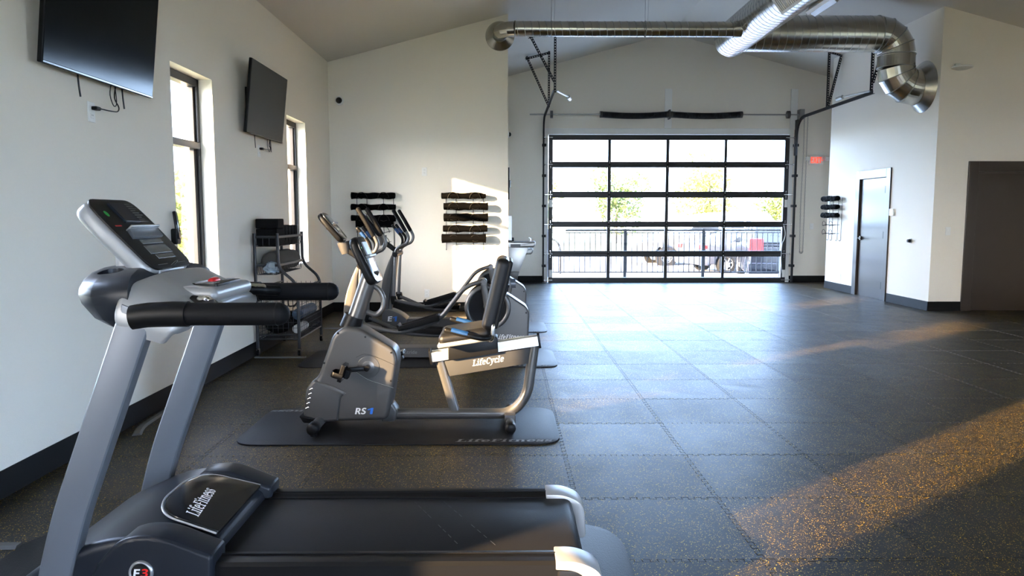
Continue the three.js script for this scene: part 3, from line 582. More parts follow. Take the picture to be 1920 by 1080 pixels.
{
  const Z = -2.61, t = thing('treadmill', 'treadmill with silver uprights and black handrails on the nearest mat', 'treadmill', [-0.6, 0.0165, Z]);
  const zz = (o) => Z + o;
  // running deck
  part(t, 'deck', box(-1.05, 0.20, 0.115, 0.205, zz(-0.25), zz(0.25)), M.black);
  const beltP = roundPoly([[-1.20, 0.145, 0.045], [0.27, 0.145, 0.045], [0.27, 0.236, 0.045], [-1.20, 0.236, 0.045]], 0.045, 6);
  const belt = part(t, 'belt', tapeUV(ext(beltP, zz(-0.232), zz(0.232), 0.002)), M.belt);
  for (const [a, b] of [[[-0.36, -2.82], [-0.155, -2.42]], [[-0.245, -2.82], [-0.03, -2.42]]]) {
    for (let k = 0; k < 9; k++) if (k !== 4) { const u = k / 9 + rr(0, 0.02), w = u + rr(0.05, 0.09), L = (q) => [a[0] + (b[0] - a[0]) * q, 0.2363, a[1] + (b[1] - a[1]) * q]; part(belt, 'scuff_mark', sweep([L(u), L(w)], [[-0.0012, -0.0002], [0.0012, -0.0002], [0.0012, 0.0004], [-0.0012, 0.0004]], { up: V(0, 1, 0) }), M.scuff); }
  }
  for (const s of [-1, 1]) {
    const prof = [[0, 0.07], [0.085, 0.07], [0.085, 0.155], [0.098, 0.17], [0.098, 0.235], [0.088, 0.246], [0.030, 0.249], [0.018, 0.242], [0, 0.240]].map(([a, b]) => [a, b]);
    const rail = ext(prof, 0, 1.24, 0); // profile x -> outward, y -> up, runs along x
    part(t, 'side_rail', frame(rail, s > 0 ? [0.18, 0, zz(0.235)] : [-1.06, 0, zz(-0.235)], [0, 0, s], [0, 1, 0]), M.black);
    part(t, 'rail_groove', box(-1.0, 0.17, 0.249, 0.2515, zz(s * 0.27), zz(s * 0.276), 0.0008), M.blackSoft);
    // rounded silver end cap
    const cap = roundPoly([[0.165, 0.252, 0.004], [0.235, 0.252, 0.06], [0.318, 0.215, 0.06], [0.325, 0.07, 0.02], [0.285, 0.07, 0.01], [0.282, 0.17, 0.06], [0.235, 0.218, 0.04], [0.165, 0.222, 0.003]], 0.01, 5);
    part(t, 'end_cap', ext(cap, zz(s * 0.228), zz(s * 0.342), 0.006), M.silverPlastic, 'silver rounded end cap');
    part(t, 'end_bracket', ext(roundPoly([[0.17, 0.075], [0.286, 0.075], [0.285, 0.165], [0.235, 0.215], [0.17, 0.218]], 0.01), zz(s * 0.25), zz(s * 0.335), 0.004), M.black);
    part(t, 'rear_foot', disc(0.022, 0.06, 16).translate(0.20, 0.047, zz(s * 0.28)), M.black);
    part(t, 'front_wheel', alongZ(disc(0.04, 0.03, 20)).translate(-1.55, 0.057, zz(s * 0.31)), M.blackSoft);
  }
  // motor hood with a glossy middle panel
  const hp = roundPoly([[-1.62, 0.045, 0.01], [-1.635, 0.13, 0.05], [-1.52, 0.225, 0.10], [-1.28, 0.335, 0.14], [-1.10, 0.335, 0.12], [-0.965, 0.268, 0.02], [-0.955, 0.235, 0.01], [-1.0, 0.045, 0.01]], 0.02, 6);
  const hood = part(t, 'motor_hood', ext(hp, zz(-0.345), zz(0.345), 0.03, [], 4), M.navy);
  for (const s of [-1, 1]) part(hood, 'side_shell', ext(roundPoly([[-1.36, 0.05, 0.02], [-1.33, 0.22, 0.10], [-1.22, 0.345, 0.06], [-1.10, 0.350, 0.05], [-0.93, 0.282, 0.012], [-0.94, 0.05, 0.02]], 0.02, 5), zz(s * 0.235), zz(s * 0.358), 0.014, [], 3), M.navy);
  const slope = V(-0.975 + 1.20, 0.285 - 0.352, 0).normalize(), px = [0, 0, -1], py = [-slope.x, -slope.y, 0], pc = [-1.085, 0.3245, Z];
  const panel = part(hood, 'top_panel', frame(ext(roundPoly([[-0.215, -0.125, 0.01], [0.215, -0.125, 0.01], [0.195, 0.07, 0.05], [0.10, 0.115, 0.08], [-0.10, 0.115, 0.08], [-0.195, 0.07, 0.05]], 0.02, 5), 0, 0.014, 0.004), pc, px, py), M.blackGloss);
  part(panel, 'trim_line', frame(sweep(fillet([[-0.222, -0.12, 0.008], [-0.203, 0.075, 0.008], [-0.10, 0.124, 0.008], [0.10, 0.124, 0.008], [0.203, 0.075, 0.008], [0.222, -0.12, 0.008]], 0.07), circ(0.004, 6), {}), pc, px, py), M.silverPlastic);
  part(panel, 'logo', frame(lifeFitness(0.047, { stretch: 0.62, depth: 0.0006 }), [pc[0] - 0.005, pc[1] + 0.0155, Z + 0.045], [px[0] + py[0] * 0.12, px[1] + py[1] * 0.12, px[2]], py), M.print, 'pale brand lettering');
  // round model badge on the near side
  const bz = zz(0.359), bx = -1.155, by = 0.232;
  const badge = part(hood, 'badge', alongZ(new THREE.LatheGeometry([[0, 0.004], [0.030, 0.004], [0.033, 0.009], [0.037, 0.008], [0.039, 0]].map((q) => new THREE.Vector2(...q)), 32)).translate(bx, by, bz), M.silver, 'round silver-rimmed badge');
  part(badge, 'badge_face', alongZ(disc(0.030, 0.002, 28)).translate(bx, by, bz + 0.005), M.blackGloss);
  part(badge, 'letter', text('F', 0.026, { slant: 0.2, stretch: 1.25 }).translate(bx - 0.012, by, bz + 0.006), M.print);
  part(badge, 'numeral', text('3', 0.026, { slant: 0.2, stretch: 1.25 }).translate(bx + 0.013, by, bz + 0.006), M.red);
  // uprights
  for (const s of [-1, 1]) {
    const z = zz(s * 0.328), path = fillet([[-1.475, 0.03, z], [-1.44, 0.20, z], [-1.385, 0.40, z], [-1.13, 1.07, z]], [0, 0.08, 0.2, 0], 8);
    part(t, 'upright', sweep(path, rrect(0.105, 0.056, 0.012), { up: V(0, 0, 1), crease: 0.5 }), M.steelPaint, 'silver-grey painted upright');
    // foam handrail
    const hz = zz(s * 0.338), hy = 1.056, xn = -1.09;
    const hr = part(t, 'handrail', sweep([[xn, hy - 0.002, hz], [xn + 0.03, hy, hz], [-0.9, hy, hz], [-0.70, hy, hz]], circ(0.0355, 22), { up: V(0, 1, 0), round: 0.034 }), M.blackSoft, 'black foam handrail');
    part(hr, 'end_ring', alongX(disc(0.0362, 0.004, 22)).translate(-0.705, hy, hz), M.black);
    part(t, 'handrail_socket', sweep([[-1.15, 1.045, hz], [-1.10, 1.052, hz], [-1.02, hy, hz], [-0.98, hy, hz]], circ(0.040, 22), { up: V(0, 0, 1) }), M.black);
    // pulse grip between console and handrail
    const gz = zz(s * 0.225);
    const grip = part(t, 'pulse_grip', sweep(smooth([[-1.02, 1.080, gz - s * 0.02], [-0.965, 1.076, gz], [-0.925, 1.068, gz + s * 0.05], [-0.90, 1.060, gz + s * 0.10]], 14), circ(0.021, 16), { up: V(0, 1, 0) }), M.black);
    part(grip, 'sensor_plate', sweep(smooth([[-0.99, 1.085, gz - s * 0.01], [-0.965, 1.082, gz], [-0.94, 1.077, gz + s * 0.025]], 8), circ(0.018, 12), { up: V(0, 1, 0), round: 0.012 }), M.chrome, 'bright metal pulse sensor');
  }
  // silver yoke joining the uprights under the console
  const yoke = smooth([[-1.128, 0.985, zz(0.33)], [-1.114, 1.03, zz(0.333)], [-1.095, 1.066, zz(0.30)], [-1.076, 1.086, zz(0.22)], [-1.066, 1.096, zz(0.1)], [-1.064, 1.098, Z], [-1.066, 1.096, zz(-0.1)], [-1.076, 1.086, zz(-0.22)], [-1.095, 1.066, zz(-0.30)], [-1.114, 1.03, zz(-0.333)], [-1.128, 0.985, zz(-0.33)]], 44);
  part(t, 'console_yoke', sweep(yoke, rrect(0.058, 0.235, 0.022, 4), { up: V(1, 0, 0), scale: (k) => 0.62 + 0.38 * Math.min(1, Math.sin(k * Math.PI) * 1.7) }), M.silverPlastic, 'silver plastic yoke below the display');
  part(t, 'console_lip', new RoundedBoxGeometry(0.155, 0.05, 0.36, 4, 0.023).rotateZ(-0.06).translate(-1.032, 1.098, Z), M.silverPlastic, 'rounded silver lip round the keypad');
  const kp = part(t, 'keypad', frame(ext(roundPoly([[-0.115, -0.05], [0.115, -0.05], [0.10, 0.045], [-0.10, 0.045]], 0.012), -0.008, 0.006, 0.002), [-1.025, 1.1235, Z], [0, 0, -1], [-1, 0.03, 0]), M.screenMatte);
  part(kp, 'stop_button', sweep([[-1.03, 1.129, zz(0.022)], [-1.03, 1.1295, Z], [-1.03, 1.129, zz(-0.022)]], circ(0.013, 14), { up: V(0, 1, 0), round: 0.012 }), M.red, 'red stop button');
  part(kp, 'key', merge(...[-0.095, -0.07, -0.045, 0.045, 0.07, 0.095].flatMap((o) => [0, 1].map((k) => box(-1.055 + k * 0.035, -1.03 + k * 0.035, 1.128, 1.1305, zz(o) - 0.009, zz(o) + 0.009, 0.001)))), M.printDim);
  part(t, 'accessory_dish', frame(new THREE.SphereGeometry(0.06, 24, 8, 0, 6.3, 0, 1.2).scale(2.1, 0.10, 1), [-1.125, 1.121, zz(0.02)], [0, 0, -1], [0, 1, 0]), M.silver);
  // black tray with two cup holders cut into it
  {
    // rounded plan lofted upward into a shallow dome
    const half = [[-1.165, 0.338], [-1.22, 0.335], [-1.29, 0.318], [-1.36, 0.262], [-1.405, 0.175], [-1.425, 0.07]];
    const plan = [...half, ...half.slice().reverse().map(([x, z]) => [x, -z])], n = plan.length, pos = [], idx = [];
    const layers = [[0.985, 0.50, 0.80], [1.03, 0.80, 0.93], [1.08, 0.96, 0.99], [1.108, 1, 1], [1.128, 0.985, 0.985], [1.150, 0.93, 0.93], [1.170, 0.82, 0.80], [1.184, 0.66, 0.58], [1.190, 0.44, 0.30]];
    layers.forEach(([y, sx, sz], l) => { const cx = l < 4 ? -1.165 : -1.27; plan.forEach(([x, z]) => pos.push(cx + (x - cx) * sx, y, Z + z * sz)); });
    for (let l = 0; l < layers.length - 1; l++) for (let i = 0; i < n; i++) { const p = l * n + i, q = l * n + (i + 1) % n; idx.push(p, p + n, q, q, p + n, q + n); }
    for (const [l, up] of [[0, false], [layers.length - 1, true]]) { const c = pos.length / 3; pos.push(l ? -1.27 : -1.21, layers[l][0], Z); for (let i = 0; i < n; i++) { const p = l * n + i, q = l * n + (i + 1) % n; up ? idx.push(p, c, q) : idx.push(p, q, c); } }
    const g = new THREE.BufferGeometry(); g.setAttribute('position', new THREE.Float32BufferAttribute(pos, 3)); g.setIndex(idx); g.computeVertexNormals();
    if (new THREE.Vector3().fromBufferAttribute(g.attributes.normal, 3 * n).x * 1 + new THREE.Vector3().fromBufferAttribute(g.attributes.normal, 3 * n).z < 0) { for (let i = 0; i < idx.length; i += 3) [idx[i + 1], idx[i + 2]] = [idx[i + 2], idx[i + 1]]; g.setIndex(idx); g.computeVertexNormals(); }
    const ev = new Evaluator(); ev.attributes = ['position', 'normal']; ev.useGroups = false;
    let br = new Brush(g); br.updateMatrixWorld();
    for (const s of [-1, 1]) { const c = new Brush(new THREE.CylinderGeometry(0.044, 0.038, 0.20, 28).translate(-1.285, 1.205, zz(s * 0.20))); c.updateMatrixWorld(); br = ev.evaluate(br, c, SUBTRACTION); }
    part(t, 'tray', toCreasedNormals(br.geometry, 0.6), M.navy, 'black tray with cup holders');
  }
  // display
  const nx = [0, 0, -1], ny = [-0.686, 0.727, 0], c = [-1.283, 1.296, Z];
  const face = roundPoly([[-0.155, -0.168, 0.05], [0.155, -0.168, 0.05], [0.165, 0.06, 0.1], [0.15, 0.162, 0.06], [-0.15, 0.162, 0.06], [-0.165, 0.06, 0.1]], 0.05, 6);
  const shell = part(t, 'display_shell', frame(ext(face, -0.062, 0.0, 0.022, [], 4), c, nx, ny), M.silverPlastic, 'silver back shell of the display');
  part(t, 'display_neck', ext(roundPoly([[-1.33, 1.14], [-1.19, 1.13], [-1.16, 1.17], [-1.27, 1.27], [-1.33, 1.24]], 0.03), zz(-0.10), zz(0.10), 0.02), M.silverPlastic);
  const dp = part(t, 'display_panel', frame(ext(face.map(([a, b]) => [a * 0.985, b * 0.985]), -0.002, 0.006, 0.002), c, nx, ny), M.screenMatte, 'black display panel');
  const F2 = (g) => frame(g, c, nx, ny);
  part(dp, 'tablet_recess', F2(box(-0.05, 0.055, 0.045, 0.135, 0.005, 0.016, 0.004)), M.navy);
  part(dp, 'reading_ledge', F2(merge(box(-0.085, 0.12, 0.008, 0.015, 0.004, 0.032, 0.002))), M.alu, 'thin bright reading ledge');
  part(dp, 'ledge_shelf', F2(ext([[-0.10, -0.028], [0.11, -0.028], [0.12, 0.010], [-0.085, 0.010]], 0.005, 0.018, 0.003)), M.steelPaint);
  part(dp, 'led_window', F2(box(-0.065, 0.085, -0.052, -0.034, 0.005, 0.008, 0.001)), M.lcd);
  part(dp, 'message_window', F2(box(-0.075, 0.085, -0.098, -0.060, 0.005, 0.008, 0.001)), M.lcd);
  part(dp, 'program_window', F2(box(-0.055, 0.075, -0.122, -0.104, 0.005, 0.008, 0.001)), M.lcd);
  part(dp, 'arrow_keys', F2(merge(...[-0.065, 0.075].flatMap((x) => [-0.148, -0.168].map((y) => box(x - 0.035, x + 0.035, y, y + 0.0016, 0.0055, 0.0068, 0))), alongZ(new THREE.TorusGeometry(0.022, 0.0008, 4, 24).rotateX(Math.PI / 2).scale(0.6, 1.2, 1)).rotateX(-Math.PI / 2).translate(0.0, -0.155, 0.006))), M.printDim);
  part(dp, 'green_mark', F2(alongZ(disc(0.010, 0.002, 20)).scale(1, 1.25, 1).translate(-0.105, 0.09, 0.006)), M.green, 'green round mark');
  part(dp, 'red_print', F2(box(-0.125, -0.085, 0.032, 0.037, 0.005, 0.0066, 0)), M.red);
  part(dp, 'printed_text', F2(merge(...Array.from({ length: 9 }, (_, i) => box(0.07, 0.135 - 0.012 * (i % 3), 0.052 + i * 0.0105, 0.0555 + i * 0.0105, 0.005, 0.0066, 0)))), M.printDim);
}

// ------------------------------------------------------------------ seated bike
function display(t, c, ny, w, L, turn = 0, name = 'display') { // small console head shared by bike and ellipticals; faces +x and up
  const nx = [Math.sin(turn), 0, -Math.cos(turn)];
  const face = roundPoly([[-w * 0.40, -L / 2, 0.05], [w * 0.40, -L / 2, 0.05], [w / 2, 0.02, 0.1], [w * 0.42, L / 2, 0.06], [-w * 0.42, L / 2, 0.06], [-w / 2, 0.02, 0.1]], 0.05, 6);
  const sh = part(t, name, frame(ext(face, -0.055, 0, 0.022, [], 4), c, nx, ny), M.black);
  const f = (g) => frame(g, c, nx, ny);
  part(sh, 'face_plate', f(ext(face.map(([a, b]) => [a * 0.94, b * 0.95]), -0.001, 0.006, 0.002)), M.blackGloss);
  part(sh, 'device_rest', f(merge(box(-w * 0.2, w * 0.2, L * 0.08, L * 0.36, 0.005, 0.016, 0.004), box(-w * 0.32, w * 0.32, L * 0.02, L * 0.07, 0.005, 0.034, 0.004))), M.silverPlastic);
  part(sh, 'lcd', f(box(-w * 0.24, w * 0.24, -L * 0.24, -L * 0.06, 0.005, 0.0075, 0.001)), M.lcd);
  part(sh, 'green_mark', f(alongZ(disc(0.007, 0.002, 14)).translate(-w * 0.36, L * 0.25, 0.0065)), M.green);
  return sh;
}
{
  const Z = -4.66, t = thing('recumbent_bike', 'grey seated exercise bike with black backrest on its own mat', 'exercise bike', [-0.5, 0.0165, Z]);
  const shroud = roundPoly([[-1.262, 0.105, 0.02], [-1.235, 0.28, 0.03], [-1.172, 0.355, 0.03], [-1.072, 0.625, 0.05], [-1.0, 0.672, 0.04], [-0.90, 0.655, 0.03], [-0.69, 0.525, 0.03], [-0.672, 0.45, 0.03], [-0.715, 0.19, 0.03], [-0.745, 0.072, 0.03], [-1.15, 0.06, 0.02]], 0.02, 5);
  const sh = part(t, 'shroud', ext(shroud, Z - 0.105, Z + 0.105, 0.028, [], 4), M.gunmetal, 'gunmetal grey drive shroud');
  const low = roundPoly([[-1.272, 0.10, 0.02], [-1.252, 0.27, 0.03], [-1.20, 0.335, 0.02], [-1.06, 0.30, 0.06], [-0.98, 0.245, 0.02], [-1.025, 0.225, 0.02], [-1.05, 0.065, 0.01], [-1.16, 0.058, 0.02]], 0.02, 5);
  part(sh, 'lower_cover', ext(low, Z - 0.112, Z + 0.112, 0.02, [], 3), M.gunmetal);
  part(sh, 'nose_guard', ext(roundPoly([[-1.30, 0.105], [-1.165, 0.085], [-1.165, 0.055], [-1.27, 0.055]], 0.012), Z - 0.116, Z + 0.116, 0.01), M.black);
  for (let k = 0; k < 5; k++) part(sh, 'vent_slot', frame(box(-0.012, 0.012, -0.0045, 0.0045, -0.03, 0.03, 0.003), [-1.243 + k * 0.007, 0.155 + k * 0.030, Z + 0.085], [1, 0.55, 0], [-0.55, 1, 0]), M.chrome);
  for (const s of [-1, 1]) {
    for (const [x, y] of [[-1.04, 0.628], [-0.87, 0.605], [-0.71, 0.505], [-1.13, 0.44], [-0.715, 0.325]]) part(sh, 'screw', alongZ(disc(0.0065, 0.004, 10)).translate(x, y, Z + s * 0.1055), M.black);
    part(sh, 'hub_ring', alongZ(new THREE.LatheGeometry([[0.03, 0.006], [0.046, 0.006], [0.056, 0.002], [0.066, 0.004], [0.07, 0]].map((q) => new THREE.Vector2(...q)), 36)).scale(1, 1, s).translate(-0.855, 0.415, Z + s * 0.105), M.gunmetal);
    part(sh, 'hub', alongZ(new THREE.LatheGeometry([[0, 0.010], [0.036, 0.008], [0.045, 0]].map((q) => new THREE.Vector2(...q)), 30)).scale(1, 1, s).translate(-0.855, 0.415, Z + s * 0.106), M.tubeGrey);
    part(sh, 'seam_line', rod(smooth([[-0.93, 0.38, Z + s * 0.1055], [-0.86, 0.335, Z + s * 0.1055], [-0.76, 0.30, Z + s * 0.1055], [-0.70, 0.28, Z + s * 0.1045]], 12), 0.0015, { n: 5 }), M.alu);
    part(sh, 'seam_line', rod(smooth([[-0.93, 0.475, Z + s * 0.105], [-0.88, 0.497, Z + s * 0.105], [-0.80, 0.475, Z + s * 0.105], [-0.69, 0.425, Z + s * 0.1045]], 12), 0.0013, { n: 5 }), M.black);
    // crank, pedal and strap
    const cz = Z + s * 0.150, px = s > 0 ? -0.99 : -0.72, py = s > 0 ? 0.405 : 0.43;
    part(t, 'crank', sweep([[-0.855, 0.415, Z + s * 0.116], [-0.855, 0.415, cz], [px, py, cz + s * 0.012]].slice(s > 0 ? 1 : 1), rrect(0.030, 0.018, 0.006), { up: V(0, 0, 1), round: 0.01 }), M.black);
    part(t, 'axle', alongZ(disc(0.017, 0.07, 16)).translate(-0.855, 0.415, Z + s * 0.135), M.blackGloss);
    const pz = cz + s * 0.07, tilt = s > 0 ? 1.25 : 0.45;
    const q = (g) => g.rotateZ(tilt).translate(px, py, pz);
    const pd = part(t, 'pedal', q(merge(box(-0.055, 0.055, -0.014, 0.014, -0.05, 0.05, 0.006))), M.blackGloss);
    part(pd, 'strap', q(sweep(fillet([[-0.02, -0.012, -0.052], [-0.02, 0.055, -0.05], [-0.02, 0.06, 0.05], [-0.02, -0.012, 0.052]], 0.03), rrect(0.035, 0.006, 0.002), { up: V(0, 1, 0) })), M.black);
    part(pd, 'counterweight', q(box(-0.03, 0.03, -0.045, -0.014, -0.028, 0.028, 0.008)), M.black);
  }
  part(sh, 'model_letters', text('RS', 0.040, { slant: 0.22, stretch: 1.15 }).translate(-0.908, 0.132, Z + 0.1052), M.print, 'silver RS letters');
  part(sh, 'model_numeral', text('1', 0.040, { slant: 0.22, stretch: 1.9 }).translate(-0.850, 0.132, Z + 0.1052), M.blueMark, 'blue numeral');
  // mast, handle loop and console
  part(t, 'mast', sweep([[-0.975, 0.63, Z], [-0.93, 0.76, Z], [-0.842, 1.02, Z]], circ(0.056, 28), { scale: (k) => 1 - 0.1 * k }), M.tubeGrey, 'thick grey mast');
  part(t, 'mast_collar', sweep([[-0.985, 0.645, Z], [-0.955, 0.725, Z]], circ(0.066, 28), { scale: (k) => 1.05 - 0.06 * k }), M.black);
  part(t, 'handle_loop', rod(fillet([[-0.86, 0.925, Z], [-0.80, 0.90, Z], [-0.768, 0.84, Z], [-0.772, 0.765, Z], [-0.82, 0.725, Z], [-0.93, 0.775, Z]], 0.05), 0.0165, { n: 14 }), M.tubeGrey);
  display(t, [-0.855, 1.085, Z], [-0.40, 0.917, 0], 0.245, 0.32, 0.08);
  // frame
  part(t, 'main_tube', sweep(fillet([[-0.76, 0.085, Z], [0.04, 0.085, Z], [0.145, 0.20, Z], [0.19, 0.545, Z]], [0, 0.16, 0.12, 0], 10), circ(0.034, 22), {}), M.tubeGrey);
  part(t, 'tube_socket', ext(roundPoly([[-0.79, 0.045], [-0.70, 0.05], [-0.685, 0.12], [-0.72, 0.17], [-0.76, 0.17]], 0.015), Z - 0.06, Z + 0.06, 0.012), M.gunmetal);
  part(t, 'front_strut', sweep([[-0.318, 0.09, Z], [-0.425, 0.475, Z]], rrect(0.062, 0.05, 0.02), {}), M.tubeGrey);
  const ra = V(-0.465, 0.462, Z), rb2 = V(0.212, 0.566, Z), rd = rb2.clone().sub(ra).normalize();
  part(t, 'seat_rail', sweep([ra, rb2], [[-0.03, -0.045], [0.03, -0.045], [0.03, -0.03], [0.020, -0.026], [0.020, 0.026], [0.03, 0.03], [0.03, 0.045], [-0.03, 0.045], [-0.03, 0.03], [-0.02, 0.026], [-0.02, -0.026], [-0.03, -0.03]], { crease: 0.3 }), M.alu, 'aluminium seat rail');
  for (const [p, s] of [[ra, -1], [rb2, 1]]) part(t, 'rail_end', sweep([p.clone().addScaledVector(rd, s * 0.001), p.clone().addScaledVector(rd, s * 0.014)], rrect(0.10, 0.10, 0.02), { crease: 0.5 }), M.black);
  const bp = ext(roundPoly([[-0.352, 0.335], [0.15, 0.418], [0.165, 0.520], [-0.385, 0.437]], 0.006), Z - 0.028, Z + 0.028, 0.004);
  const brand = part(t, 'brand_panel', bp, M.panelGrey, 'dark panel below the seat rail');
  part(brand, 'lettering', frame(text('LifeCycle', 0.038, { f: 'serif', slant: 0.3, stretch: 0.82 }), [-0.105, 0.432, Z + 0.0282], [1, 0.155, 0], [-0.155, 1, 0]), M.print, 'pale brand lettering');
  // stabilisers
  for (const [x, y, r, L] of [[-1.17, 0.065, 0.032, 0.52], [0.035, 0.055, 0.028, 0.44]]) {
    const st = part(t, 'stabiliser', alongZ(disc(r, L, 18)).translate(x, y, Z), M.tubeGrey);
    for (const s of [-1, 1]) { part(st, 'end_cap', sweep([[x, y, Z + s * (L / 2 - 0.04)], [x, y, Z + s * (L / 2 + 0.02)]], circ(r + 0.006, 18), { up: V(0, 1, 0), round: 0.014 }), M.black); part(st, 'level_foot', disc(0.022, 0.026, 14).translate(x, 0.03, Z + s * (L / 2 - 0.01)), M.black); }
  }
  part(t, 'rear_post', merge(box(0.0, 0.07, 0.05, 0.10, Z - 0.10, Z + 0.10)), M.tubeGrey);
  // seat carriage, cushion, backrest
  const tilt = 0.152, onRail = (g, x, y) => g.rotateZ(tilt).translate(x, y, Z);
  part(t, 'carriage', onRail(ext(roundPoly([[-0.165, -0.045], [0.155, -0.045], [0.165, 0.055], [0.08, 0.08], [-0.15, 0.06]], 0.01), -0.065, 0.065, 0.006), -0.20, 0.515), M.black);
  const cu = part(t, 'seat_cushion', onRail(new RoundedBoxGeometry(0.33, 0.075, 0.40, 5, 0.036), -0.245, 0.618), M.vinyl, 'black padded seat');
  part(cu, 'seat_pan', onRail(new RoundedBoxGeometry(0.34, 0.03, 0.41, 3, 0.014), -0.245, 0.585), M.silverPlastic);
  const bt = -0.235, bk = (g, dx = 0) => g.rotateZ(bt).translate(-0.052 + dx, 0.875, Z);
  const br = part(t, 'backrest', bk(new RoundedBoxGeometry(0.092, 0.46, 0.42, 6, 0.042)), M.vinyl, 'tall black padded backrest');
  part(br, 'back_shell', bk(new RoundedBoxGeometry(0.03, 0.43, 0.40, 3, 0.014), 0.042), M.black);
  part(t, 'back_bracket', sweep([[-0.135, 0.55, Z], [-0.085, 0.68, Z], [0.01, 0.93, Z]], rrect(0.045, 0.12, 0.012), {}), M.black);
  part(t, 'recline_knob', alongX(disc(0.03, 0.03, 16)).translate(0.055, 0.93, Z), M.steelPaint);
  for (const s of [-1, 1]) {
    const hz = Z + s * 0.235;
    const h = part(t, 'seat_handle', sweep(fillet([[-0.12, 0.60, Z + s * 0.08], [-0.09, 0.615, Z + s * 0.20], [-0.13, 0.615, hz], [-0.22, 0.632, hz], [-0.355, 0.668, hz]], 0.04), circ(0.0175, 14), { round: 0.014 }), M.black);
    part(h, 'pulse_pad', sweep([[-0.325, 0.666, hz], [-0.265, 0.650, hz], [-0.225, 0.640, hz]], circ(0.0186, 14), {}), M.blue, 'blue pulse pad');
    part(t, 'handle_hoop', rod(fillet([[-0.12, 0.59, Z + s * 0.12], [-0.075, 0.60, Z + s * 0.20], [-0.07, 0.70, Z + s * 0.20], [-0.075, 0.72, Z + s * 0.06]], 0.03), 0.014), M.chrome);
  }
}

